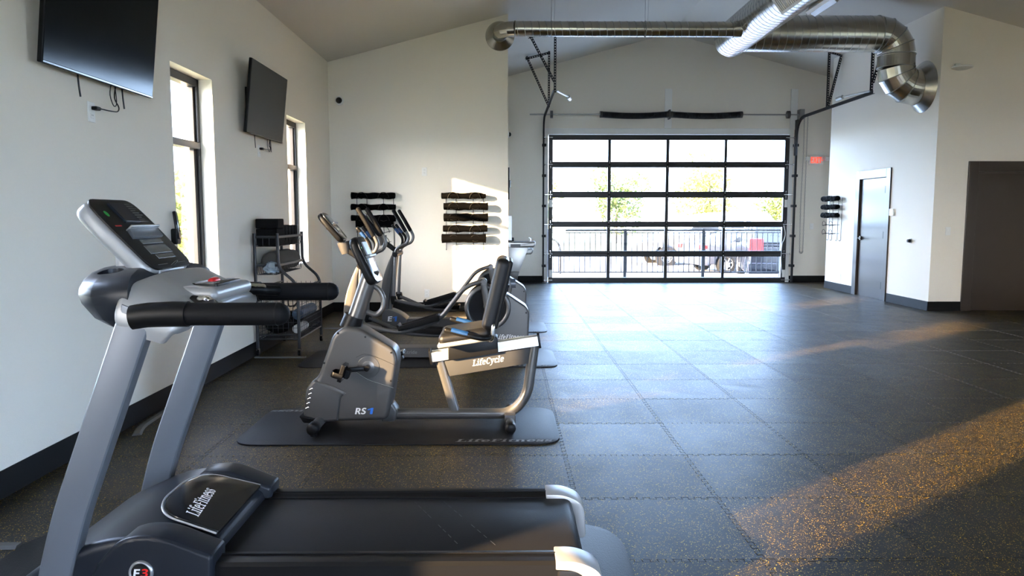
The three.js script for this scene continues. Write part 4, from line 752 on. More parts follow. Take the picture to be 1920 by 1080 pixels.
// ------------------------------------------------------------------ elliptical trainers
{
  const Z = -6.90, t = thing('elliptical_trainer', 'nearer elliptical trainer, its console left of the seated bike', 'elliptical', [-0.6, 0.0165, Z], 'elliptical trainers');
  // front base and mast
  const base = part(t, 'base_cover', ext(roundPoly([[-1.50, 0.03], [-1.49, 0.235, 0.03], [-1.40, 0.245, 0.04], [-1.27, 0.195, 0.06], [-1.19, 0.125, 0.02], [-1.19, 0.03]], 0.012), Z - 0.13, Z + 0.13, 0.012), M.gunmetal);
  part(base, 'model_letter', text('E', 0.06, { slant: 0.15, stretch: 1.4 }).translate(-1.395, 0.135, Z + 0.131), M.print, 'silver letter');
  part(base, 'model_numeral', text('1', 0.06, { slant: 0.15, stretch: 1.8 }).translate(-1.34, 0.135, Z + 0.131), M.blueMark, 'blue numeral');
  const rail = part(t, 'floor_rail', box(-1.20, -0.30, 0.035, 0.128, Z - 0.10, Z + 0.10, 0.008), M.gunmetal);
  part(rail, 'lettering', text('WhisperStride', 0.030, { stretch: 1.0 }).translate(-0.96, 0.082, Z + 0.1002), M.printDim);
  for (const s of [-1, 1]) for (const x of [-1.42, 0.10]) part(t, 'level_foot', merge(disc(0.03, 0.03, 14).translate(x, 0.032, Z + s * 0.21), box(x - 0.03, x + 0.03, 0.035, 0.075, Z + s * 0.10, Z + s * 0.235)), M.black);
  part(t, 'mast', sweep([[-1.425, 0.20, Z], [-1.39, 0.42, Z], [-1.33, 0.93, Z]], rrect(0.07, 0.075, 0.02), {}), M.tubeGrey);
  part(t, 'mast_fin', ext(roundPoly([[-1.345, 0.945, 0.02], [-1.41, 0.82, 0.1], [-1.485, 0.62, 0.1], [-1.515, 0.41, 0.1], [-1.505, 0.20, 0.02], [-1.43, 0.20, 0.02], [-1.40, 0.45, 0.05]], 0.02), Z - 0.075, Z + 0.075, 0.014), M.gunmetal, 'curved grey mast cover');
  part(t, 'console_arm', sweep([[-1.31, 0.925, Z], [-1.40, 0.995, Z], [-1.50, 1.06, Z]], rrect(0.055, 0.07, 0.015), {}), M.black);
  part(t, 'console_cup', sweep([[-1.478, 1.005, Z], [-1.488, 1.05, Z], [-1.502, 1.115, Z]], circ(0.062, 24), { scale: (k) => 0.72 + 0.3 * k }), M.gunmetal);
  display(t, [-1.585, 1.262, Z], [-0.64, 0.77, 0], 0.25, 0.33);
  part(t, 'pivot_axle', alongZ(disc(0.026, 0.50, 16)).translate(-1.305, 0.905, Z), M.black);
  for (const s of [-1, 1]) {
    const z = Z + s * 0.225, zi = Z + s * 0.14;
    part(t, 'swing_arm', sweep(smooth([[-1.335, 0.40, z - s * 0.02], [-1.318, 0.70, z - s * 0.02], [-1.306, 0.90, z - s * 0.02], [-1.29, 0.965, z - s * 0.01], [-1.235, 1.005, z], [-1.175, 1.035, z], [-1.150, 1.10, z], [-1.172, 1.165, z], [-1.20, 1.21, z]], 36), circ(0.018, 14), {}), M.tubeGrey, 'bent metal swing arm');
    part(t, 'foam_grip', sweep([[-1.185, 1.18, z], [-1.25, 1.30, z], [-1.318, 1.415, z]], circ(0.0225, 16), { round: 0.018 }), M.blackSoft, 'black foam grip');
    part(t, 'arm_knuckle', alongZ(disc(0.032, 0.04, 18)).translate(-1.306, 0.905, z - s * 0.02), M.black);
    const fg = part(t, 'fixed_handle', sweep(smooth([[-1.32, 0.95, Z + s * 0.04], [-1.24, 1.02, zi - s * 0.02], [-1.235, 1.10, zi], [-1.29, 1.175, zi], [-1.345, 1.245, zi]], 24), circ(0.0165, 12), { round: 0.012 }), M.black);
    part(fg, 'pulse_pad', sweep([[-1.272, 1.152, zi], [-1.315, 1.208, zi]], circ(0.0175, 12), {}), M.blue, 'blue pulse pad');
    part(t, 'lower_bracket', ext(roundPoly([[-1.375, 0.42], [-1.30, 0.42], [-1.285, 0.33], [-1.36, 0.32]], 0.015), z - 0.035, z + 0.015, 0.005), M.black);
    // pedal arm to the crank
    const near = s > 0, arm = near ? [[-1.32, 0.365, z], [-0.965, 0.288, z], [-0.615, 0.385, z], [-0.36, 0.715, z], [-0.20, 0.765, z]] : [[-1.32, 0.365, z], [-0.98, 0.215, z], [-0.60, 0.185, z], [-0.34, 0.32, z], [-0.12, 0.30, z]];
    part(t, 'pedal_arm', sweep(fillet(arm, [0, 0.10, 0.12, 0.09, 0], 8), circ(0.0215, 14), {}), M.tubeGrey);
    const pa = near ? [-0.955, 0.325] : [-0.955, 0.245], pb = near ? [-0.60, 0.415] : [-0.60, 0.215], dx = pb[0] - pa[0], dy = pb[1] - pa[1], an = Math.atan2(dy, dx), cx = (pa[0] + pb[0]) / 2, cy = (pa[1] + pb[1]) / 2;
    const tray = ext(roundPoly([[-0.19, -0.006], [0.19, -0.006], [0.195, 0.05, 0.02], [0.17, 0.05, 0.01], [0.15, 0.010], [-0.165, 0.010], [-0.18, 0.055, 0.01], [-0.20, 0.05, 0.01]], 0.006), z - 0.085, z + 0.085, 0.005).rotateZ(an).translate(cx, cy, 0);
    const pd = part(t, 'pedal', tray, M.blackSoft, 'black foot pedal');
    for (const e of [-1, 1]) part(pd, 'pedal_lip', ext(roundPoly([[-0.19, 0], [0.19, 0], [0.18, 0.05, 0.03], [-0.18, 0.035, 0.03]], 0.008), z + e * 0.078, z + e * 0.09, 0.003).rotateZ(an).translate(cx, cy, 0), M.blackSoft);
    // crank between disc and arm
    const ex = near ? -0.195 : -0.12, ey = near ? 0.76 : 0.30;
    part(t, 'crank', sweep([[-0.157, 0.51, z - s * 0.05], [ex, ey, z - s * 0.05]], rrect(0.06, 0.022, 0.01), { round: 0.02 }), M.gunmetal);
    part(t, 'crank_pin', merge(alongZ(disc(0.034, 0.035, 20)).translate(ex, ey, z - s * 0.03), alongZ(disc(0.019, 0.09, 14)).translate(ex, ey, z - s * 0.01)), M.tubeGrey);
  }
  // drive housing with its wheel
  const house = roundPoly([[-0.36, 0.03], [-0.36, 0.42, 0.1], [-0.30, 0.64, 0.15], [-0.157, 0.715, 0.15], [0.03, 0.632, 0.03], [0.205, 0.515, 0.06], [0.232, 0.455, 0.05], [0.215, 0.03]], 0.01, 6);
  const hs = part(t, 'drive_housing', ext(house, Z - 0.12, Z + 0.12, 0.016, [], 3), M.gunmetal, 'grey drive housing');
  for (const s of [-1, 1]) {
    part(hs, 'wheel_rim', alongZ(new THREE.LatheGeometry([[0.172, 0], [0.174, 0.028], [0.19, 0.034], [0.212, 0.028], [0.216, 0]].map((q) => new THREE.Vector2(...q)), 48)).scale(1, 1, s).translate(-0.157, 0.51, Z + s * 0.115), M.tubeGrey, 'grey wheel rim');
    part(hs, 'wheel_disc', alongZ(new THREE.LatheGeometry([[0, 0.030], [0.04, 0.028], [0.05, 0.016], [0.172, 0.022]].map((q) => new THREE.Vector2(...q)), 44)).scale(1, 1, s).translate(-0.157, 0.51, Z + s * 0.115), M.blackGloss, 'black wheel disc');
    for (const [x, y] of [[0.20, 0.46], [0.0, 0.62], [-0.34, 0.36], [-0.157, 0.705]]) part(hs, 'screw', alongZ(disc(0.008, 0.004, 10)).translate(x, y, Z + s * 0.1205), M.black);
  }
  part(hs, 'logo', lifeFitness(0.042, { stretch: 0.82 }).translate(0.05, 0.235, Z + 0.1202), M.print, 'pale brand lettering');
  copyOf(t, 0.03, 0, -1.93, 'farther elliptical trainer closest to the cream partition wall');
}

// ------------------------------------------------------------------ televisions, sockets and small wall things
function outlet(label, at, axis, name = 'wall_outlet', kind = 'outlet') { // axis: direction the plate faces
  const t = thing(name, label, kind, at), a = V(...axis), up = [0, 1, 0], xa = V(0, 1, 0).cross(a).toArray();
  const f = (g) => frame(g, at, xa, up);
  part(t, 'cover_plate', f(new RoundedBoxGeometry(0.072, 0.117, 0.007, 2, 0.003).translate(0, 0, 0.0035)), M.white);
  if (kind === 'outlet') for (const y of [-0.022, 0.022]) { const r = part(t, 'receptacle', f(new RoundedBoxGeometry(0.034, 0.030, 0.006, 2, 0.003).translate(0, y, 0.007)), M.trimWhite); for (const x of [-0.006, 0.006]) part(r, 'slot', f(box(x - 0.001, x + 0.001, y - 0.001, y + 0.008, 0.0095, 0.0105, 0)), M.black); }
  else part(t, 'toggle', f(new RoundedBoxGeometry(0.010, 0.022, 0.016, 2, 0.003).translate(0, 0.004, 0.012)), M.trimWhite);
  return t;
}
function television(label, z0, z1, yb, xb, screen, cordTo) { // z0 nearer, hangs tilted off the left wall
  const W = z0 - z1, Hh = 0.665, zc = (z0 + z1) / 2, tilt = 0.112;
  const t = thing('television', label, 'television', [XL + 0.02, yb, zc]);
  const up = V(Math.sin(tilt), Math.cos(tilt), 0), c = V(xb, yb, zc).addScaledVector(up, Hh / 2);
  const f = (g) => frame(g, c.toArray(), [0, 0, -1], up.toArray());
  part(t, 'housing', f(new RoundedBoxGeometry(W, Hh, 0.028, 2, 0.006).translate(0, 0, -0.014)), M.black);
  part(t, 'electronics_box', f(new RoundedBoxGeometry(W * 0.72, Hh * 0.6, 0.045, 2, 0.015).translate(0, -0.05, -0.045)), M.black);
  part(t, 'screen', f(box(-W / 2 + 0.007, W / 2 - 0.007, -Hh / 2 + 0.014, Hh / 2 - 0.007, -0.001, 0.0016, 0.0005)), screen, 'dark screen, switched off');
  part(t, 'bottom_trim', f(box(-W / 2 + 0.004, W / 2 - 0.004, -Hh / 2 + 0.002, -Hh / 2 + 0.012, -0.001, 0.0035, 0.001)), M.blackGloss);
  const yw = yb + 0.30;
  part(t, 'wall_mount', merge(box(XL, XL + 0.02, yw - 0.10, yw + 0.14, zc - 0.33, zc + 0.33), box(XL + 0.02, XL + 0.09, yw + 0.09, yw + 0.13, zc - 0.24, zc - 0.20), box(XL + 0.02, XL + 0.09, yw + 0.09, yw + 0.13, zc + 0.20, zc + 0.24)), M.black);
  for (const z of [zc + 0.20, zc - 0.28]) part(t, 'release_strap', sweep(smooth([[XL + 0.03, yb + 0.10, z], [XL + 0.035, yb - 0.04, z], [XL + 0.035, yb - 0.11, z - 0.012]], 8), rrect(0.016, 0.003, 0.001), { up: V(1, 0, 0) }), M.black, 'short black strap');
  if (cordTo) {
    const [oy, oz] = cordTo, cord = part(t, 'power_cord', rod(smooth([[XL + 0.06, yb + 0.08, oz - 0.22], [XL + 0.04, yb - 0.06, oz - 0.20], [XL + 0.045, oy + 0.06, oz - 0.235], [XL + 0.05, oy + 0.035, oz - 0.215], [XL + 0.055, oy + 0.022, oz - 0.12], [XL + 0.045, oy + 0.022, oz - 0.03]], 30), 0.0038, { n: 7 }), M.black, 'black power cord');
    part(cord, 'plug', box(XL + 0.010, XL + 0.045, oy + 0.011, oy + 0.033, oz - 0.035, oz + 0.014, 0.006), M.black);
    part(t, 'slack_cable', rod(smooth([[XL + 0.05, yb + 0.06, oz - 0.17], [XL + 0.04, yb - 0.05, oz - 0.15], [XL + 0.05, yb - 0.115, oz - 0.17], [XL + 0.05, yb - 0.10, oz - 0.20], [XL + 0.05, yb + 0.06, oz - 0.18]], 20), 0.0028, { n: 6 }), M.black);
  }
  return t;
}
television('large dark television tilted off the wall at upper left', -3.85, -5.03, 2.135, XL + 0.075, M.screen, [1.962, -4.41]);
television('television hanging between the two visible windows', -6.82, -7.91, 2.115, XL + 0.075, M.screenMatte, [1.992, -7.37]);
outlet('white outlet with a plug below the large upper-left television', [XL, 1.962, -4.41], [1, 0, 0]);
outlet('white outlet with a plug below the farther television', [XL, 1.992, -7.37], [1, 0, 0]);
outlet('white outlet low on the cream partition wall', [-1.095, 0.265, ZP], [0, 0, 1]);
outlet('white outlet on the cream wall between and above both mat racks', [-1.113, 1.965, ZP], [0, 0, 1]);
outlet('white outlet low on the bright wall under the mat rack', [XB, 0.26, -13.13], [-1, 0, 0]);
outlet('light switch on the tan wall beside the brown door', [6.255, 1.14, ZP], [0, 0, 1], 'light_switch', 'switch');
outlet('light switch below the exit sign', [6.22, 1.14, ZF], [0, 0, 1], 'light_switch', 'switch');
{
  const z = -5.40, y = 1.235, t = thing('handset', 'black handset in a wall cradle beside the nearer visible window', 'handset', [XL, y, z]);
  part(t, 'cradle', box(XL, XL + 0.05, y - 0.085, y + 0.03, z - 0.034, z + 0.034, 0.012), M.black);
  part(t, 'handpiece', sweep([[XL + 0.045, y - 0.04, z], [XL + 0.035, y + 0.06, z], [XL + 0.022, y + 0.15, z]], rrect(0.024, 0.05, 0.009), { up: V(0, 0, 1), round: 0.008, scale: (k) => 1 - 0.15 * k }), M.blackGloss);
}
function domeCamera(label, at, axis) {
  const t = thing('dome_camera', label, 'security camera', at), xa = V(0, 1, 0).cross(V(...axis)).toArray(), f = (g) => frame(g.rotateX(Math.PI / 2), at, xa, [0, 1, 0]);
  part(t, 'mount', f(new THREE.LatheGeometry([[0, 0], [0.062, 0], [0.062, 0.014], [0.052, 0.034], [0.044, 0.038]].map((q) => new THREE.Vector2(...q)), 28)), M.white);
  part(t, 'dome', f(new THREE.SphereGeometry(0.043, 24, 10, 0, 2 * Math.PI, 0, Math.PI / 2).translate(0, 0.034, 0)), M.blackGloss, 'dark glossy dome');
}
domeCamera('small dome camera high on the cream wall near its corner', [-2.268, 2.93, ZP], [0, 0, 1]);
domeCamera('small dome camera beside the overhead door, behind the partition edge', [XP, 2.86, -13.9], [1, 0, 0]);
{
  const at = [6.235, 3.37, ZP], t = thing('access_point', 'white saucer-shaped device high on the tan wall at right', 'wall device', at);
  part(t, 'bracket', box(at[0] - 0.035, at[0] + 0.035, at[1], at[1] + 0.07, ZP, ZP + 0.05, 0.008), M.white);
  part(t, 'arm', box(at[0] - 0.02, at[0] + 0.02, at[1] + 0.005, at[1] + 0.03, ZP + 0.03, ZP + 0.15, 0.006), M.white);
  part(t, 'saucer', new THREE.LatheGeometry([[0, -0.035], [0.07, -0.033], [0.125, -0.012], [0.135, 0], [0.12, 0.012], [0, 0.018]].map((q) => new THREE.Vector2(...q)), 36).translate(at[0], at[1], ZP + 0.145), M.white);
}
{
  const at = [XB, 1.41, -11.43], t = thing('thermostat', 'small white thermostat on the bright wall right of the grey door', 'thermostat', at);
  part(t, 'case', box(XB - 0.03, XB, 1.355, 1.465, -11.49, -11.37, 0.006), M.white);
  part(t, 'screen', box(XB - 0.0315, XB - 0.029, 1.395, 1.445, -11.475, -11.405, 0), M.lcd);
}
{
  const at = [XB, 0.985, -10.88], t = thing('door_stop', 'small dark round door stop on the bright wall', 'door stop', at);
  part(t, 'plate', alongX(disc(0.034, 0.012, 22)).translate(XB - 0.006, 0.985, -10.88), M.stainless);
  part(t, 'bumper', alongX(new THREE.CylinderGeometry(0.022, 0.028, 0.04, 20)).translate(XB - 0.03, 0.985, -10.88), M.black);
}
{
  const at = [6.24, 2.475, ZF], t = thing('exit_sign', 'lit red exit sign with two emergency lamp heads', 'sign', at), z = ZF;
  part(t, 'housing', box(6.10, 6.385, 2.375, 2.555, z, z + 0.055, 0.012), M.white);
  const em = S({ color: rgb(0.5, 0.03, 0.02), emissive: rgb(1, 0.10, 0.04), emissiveIntensity: 0.05 });
  const w = text('EXIT', 0.118, { stretch: 0.66, depth: 0.003 });
  part(t, 'lit_letters', w.translate(6.238, 2.463, z + 0.0555), em, 'glowing red EXIT letters');
  part(t, 'lit_arrow', new THREE.ExtrudeGeometry(shapeOf([[6.352, 2.49], [6.372, 2.463], [6.352, 2.436]]), { depth: 0.003, bevelEnabled: false }).translate(0, 0, z + 0.0555), em);
  for (const [x, s] of [[6.06, -1], [6.435, 1]]) part(t, 'lamp_head', merge(rod([[x - s * 0.06, 2.47, z + 0.03], [x, 2.475, z + 0.05]], 0.012), box(x - 0.045, x + 0.045, 2.445, 2.525, z + 0.03, z + 0.12, 0.014)), M.white);
  const l = new THREE.PointLight(new THREE.Color(1, 0.07, 0.03), 0.0004); l.position.set(6.238, 2.463, z + 0.09); l.castShadow = true; l.shadow.radius = 3; l.name = 'exit_sign_glow'; scene.add(l);
}
{ // drinking fountain on the partition's side
  const z = -13.05, XP = 0.052, t = thing('drinking_fountain', 'stainless two-level drinking fountain behind the partition corner', 'drinking fountain', [XP, 0.5, z]);
  const basin = (zc, y, L, w) => ext(roundPoly([[XP, y - 0.10, 0.005], [XP + L - 0.03, y - 0.10, 0.03], [XP + L, y - 0.05, 0.03], [XP + L - 0.005, y, 0.015], [XP, y, 0.004]], 0.02, 5), zc - w / 2, zc + w / 2, 0.025, [], 3);
  part(t, 'upper_basin', basin(z + 0.28, 0.915, 0.48, 0.44), M.stainless);
  part(t, 'lower_basin', basin(z - 0.28, 0.77, 0.46, 0.44), M.stainless);
  part(t, 'apron', ext(roundPoly([[XP, 0.40], [XP + 0.20, 0.40], [XP + 0.36, 0.82], [XP, 0.82]], 0.01), z + 0.08, z + 0.48, 0.008), M.stainless);
  part(t, 'apron', ext(roundPoly([[XP, 0.30], [XP + 0.17, 0.30], [XP + 0.33, 0.67], [XP, 0.67]], 0.01), z - 0.48, z - 0.08, 0.008), M.stainless);
  part(t, 'kick_panel', ext([[XP, 0.26], [XP + 0.165, 0.26], [XP + 0.20, 0.40], [XP, 0.40]], z + 0.08, z + 0.48, 0.004), M.gunmetal);
  part(t, 'button_plate', box(XP + 0.05, XP + 0.22, 0.825, 0.875, z + 0.498, z + 0.503, 0.002), M.gunmetal);
  for (const [zc, y] of [[z + 0.28, 0.915], [z - 0.28, 0.77]]) part(t, 'spout', rod(fillet([[XP + 0.40, y - 0.01, zc], [XP + 0.40, y + 0.05, zc], [XP + 0.37, y + 0.065, zc]], 0.02), 0.012), M.chrome);
  part(t, 'bottle_filler', merge(box(XP, XP + 0.075, 0.93, 1.36, z + 0.12, z + 0.44, 0.01)), M.stainless);
  part(t, 'filler_nozzle', box(XP + 0.0, XP + 0.11, 0.90, 0.98, z + 0.20, z + 0.36, 0.01), M.black);
}
{
  const t = thing('fire_extinguisher_cabinet', 'dark flat wall box on the partition side above the drinking fountain', 'wall box', [XP, 1.9, -12.0]);
  part(t, 'box', box(XP, XP + 0.03, 1.62, 2.12, -12.2, -11.8, 0.006), M.black);
  part(t, 'latch', box(XP + 0.03, XP + 0.05, 1.80, 1.92, -11.86, -11.82, 0.004), M.blackGloss);
}
// floor cord covers leading from the wall to the machines
function cordCover(label, pts) {
  const t = sweep(pts.length > 2 ? smooth(pts, 18) : pts, [[-0.028, 0], [0.028, 0], [0.016, 0.012], [-0.016, 0.012]], { up: V(0, 1, 0), crease: 0.4 });
  single('cord_cover', t, M.cover, label, 'cord cover', [pts[0][0], 0.009, pts[0][2]], 'floor cord covers by the left wall');
}
cordCover('grey floor cord cover at the front of the nearest machine', [[-2.38, 0.0088, -2.92], [-1.99, 0.0088, -2.92]]);
cordCover('curved grey floor cord cover against the left baseboard', [[-2.27, 0.0088, -4.45], [-2.325, 0.0088, -4.62], [-2.345, 0.0088, -4.85], [-2.345, 0.0088, -5.25]]);
cordCover('grey floor cord cover under the wheeled wire cart', [[-2.38, 0.0088, -6.95], [-1.90, 0.0088, -6.95]]);
cordCover('grey floor cord cover beyond the wheeled wire cart', [[-2.38, 0.0088, -8.76], [-1.88, 0.0088, -8.76]]);

// ------------------------------------------------------------------ mat racks and rolled mats
const wob = (g, k, sd) => { const p = g.attributes.position; for (let i = 0; i < p.count; i++) { const x = p.getX(i), y = p.getY(i), z = p.getZ(i), n = k * noise.noise(x * 9 + sd, y * 9, z * 9 + sd); p.setXYZ(i, x, y + n, z + n * 0.6); } g.computeVertexNormals(); return g; };
function rack(label, at, axis, along, w, ys, yTop, yBot, rods) { // axis faces the room, along runs sideways
  const t = thing('mat_rack', label, 'mat rack', at), f = (g) => frame(g, at, along, [0, 1, 0]);
  for (const x of rods) part(t, 'upright_wire', f(rod(fillet([[x, yTop - at[1], 0.012], [x, yBot - at[1] + 0.01, 0.012], [x, yBot - at[1] - 0.012, 0.03], [x, yBot - at[1] + 0.012, 0.045]], 0.014), 0.0042, { n: 7 })), M.black);
  for (const y of ys) for (const x of [-w / 4, w / 4]) {
    const loop = []; for (let k = 0; k <= 22; k++) { const q = k / 22 * Math.PI; loop.push(V(x + 0.078 * Math.cos(q), y - at[1] - 0.045 + 0.0 + 0.055 * Math.abs(Math.cos(q)) * 0.4, 0.014 + 0.145 * Math.sin(q))); }
    part(t, 'cradle_loop', f(rod(loop, 0.0038, { n: 6 })), M.black);
    const hoop = []; for (let k = 0; k <= 18; k++) { const q = k / 18 * Math.PI; hoop.push(V(x + 0.075 * Math.cos(q), y - at[1] - 0.04 + 0.085 * Math.sin(q), 0.135 + 0.01 * Math.sin(q))); }
    part(t, 'front_hoop', f(rod(hoop, 0.0038, { n: 6 })), M.black);
  }
  return t;
}
function rolledMat(label, group, at, along, axis, L, r, style, sd) {
  // a spiral-wound sheet: the outline of a roll with its loose edge
  const prof = []; for (let k = 0; k < 40; k++) { const q = k / 40 * 2 * Math.PI; prof.push([(r * (1 + 0.07 * (k / 40))) * Math.cos(q), (r * (0.96 + 0.07 * (k / 40))) * Math.sin(q)]); }
  const n = 20, pts = []; for (let k = 0; k <= n; k++) pts.push(V(-L / 2 + L * k / n, 0, 0));
  const g = wob(mergeVertices(sweep(pts, prof, { up: V(0, 1, 0), scale: (k) => style === 'pinched' ? 1 - 0.10 * Math.exp(-(((k - 0.5) / 0.08) ** 2)) : style === 'tapered' ? (k > 0.88 ? 1 - (k - 0.88) * 2.2 : 1) : 1 })), 0.012, sd);
  const t = thing('rolled_mat', label, 'rolled mat', at, group), f = (q) => frame(q, at, along, [0, 1, 0]);
  part(t, 'roll', f(toCreasedNormals(g, 0.9)), M.roll);
  for (const s of [-1, 1]) { // visible winding at the ends
    const sp = []; for (let k = 0; k <= 60; k++) { const q = k / 60 * 5 * Math.PI, a = r * (0.18 + 0.74 * k / 60) * (style === 'tapered' && s > 0 ? 0.7 : 1); sp.push(V(s * (L / 2 + 0.001), a * Math.sin(q), a * Math.cos(q))); }
    part(t, 'winding', f(rod(sp, 0.003, { n: 5 })), M.blackSoft);
  }
  if (style === 'flap') part(t, 'loose_flap', f(sweep([[0.02, 0.02, r * 1.02], [0.02, -0.06, r * 1.05], [0.02, -0.13, r * 0.9]], rrect(0.008, L * 0.86, 0.002), { up: V(1, 0, 0) })), M.roll, 'loose hanging end of the mat');
  return t;
}
{
  const yA = [1.632, 1.475, 1.325], cxA = -1.815;
  rack('black wire mat rack behind the elliptical grips on the cream wall', [cxA, 1.3, ZP], [0, 0, 1], [1, 0, 0], 0.6, [...yA, 1.165, 1.02], 1.66, 0.90, [-0.24, -0.10, 0.13, 0.27]);
  const g1 = 'rolled mats on the rack behind the elliptical grips';
  rolledMat('topmost rolled mat on the rack left of the outlet', g1, [cxA, yA[0], ZP + 0.085], [1, 0, 0], 0, 0.60, 0.043, '', 1);
  rolledMat('second rolled mat on the rack behind the elliptical grips', g1, [cxA, yA[1], ZP + 0.085], [1, 0, 0], 0, 0.61, 0.042, '', 5);
  rolledMat('third rolled mat with a loose flap behind the elliptical grips', g1, [cxA, yA[2], ZP + 0.085], [1, 0, 0], 0, 0.61, 0.044, 'flap', 9);
  const yB = [1.632, 1.487, 1.335, 1.178, 1.045], cxB = -0.555;
  rack('black wire mat rack near the right edge of the cream wall', [cxB, 1.3, ZP], [0, 0, 1], [1, 0, 0], 0.6, yB, 1.66, 0.885, [-0.26, -0.12, 0.12, 0.26]);
  const g2 = 'rolled mats on the rack near the partition edge';
  [['topmost of five rolled mats near the partition edge, one end tapered', 'tapered', 0.042], ['second of five rolled mats near the partition edge, creased in the middle', 'pinched', 0.052], ['middle one of five rolled mats near the partition edge', '', 0.055], ['fourth of five rolled mats near the partition edge', '', 0.048], ['lowest and thickest of five rolled mats near the partition edge', 'pinched', 0.060]].forEach(([l, st, r], i) => rolledMat(l, g2, [cxB + [-0.01, 0.02, 0.02, 0.01, -0.01][i], yB[i], ZP + 0.09], [1, 0, 0], 0, 0.61, r, st, 20 + i * 4));
  const yC = [1.665, 1.515, 1.365], zC = -13.42;
  rack('black wire mat rack with two empty rows beside the grey door', [XB, 1.25, zC], [-1, 0, 0], [0, 0, 1], 0.56, [...yC, 1.215, 1.06], 1.68, 0.91, [-0.22, -0.08, 0.14, 0.28]);
  const g3 = 'rolled mats beside the grey door';
  ['topmost rolled mat on the rack beside the grey door', 'middle rolled mat on the rack beside the grey door', 'lowest rolled mat on the rack beside the grey door'].forEach((l, i) => rolledMat(l, g3, [XB - 0.09, yC[i], zC - 0.03], [0, 0, 1], 0, 0.60, 0.046, '', 40 + i * 4));
}

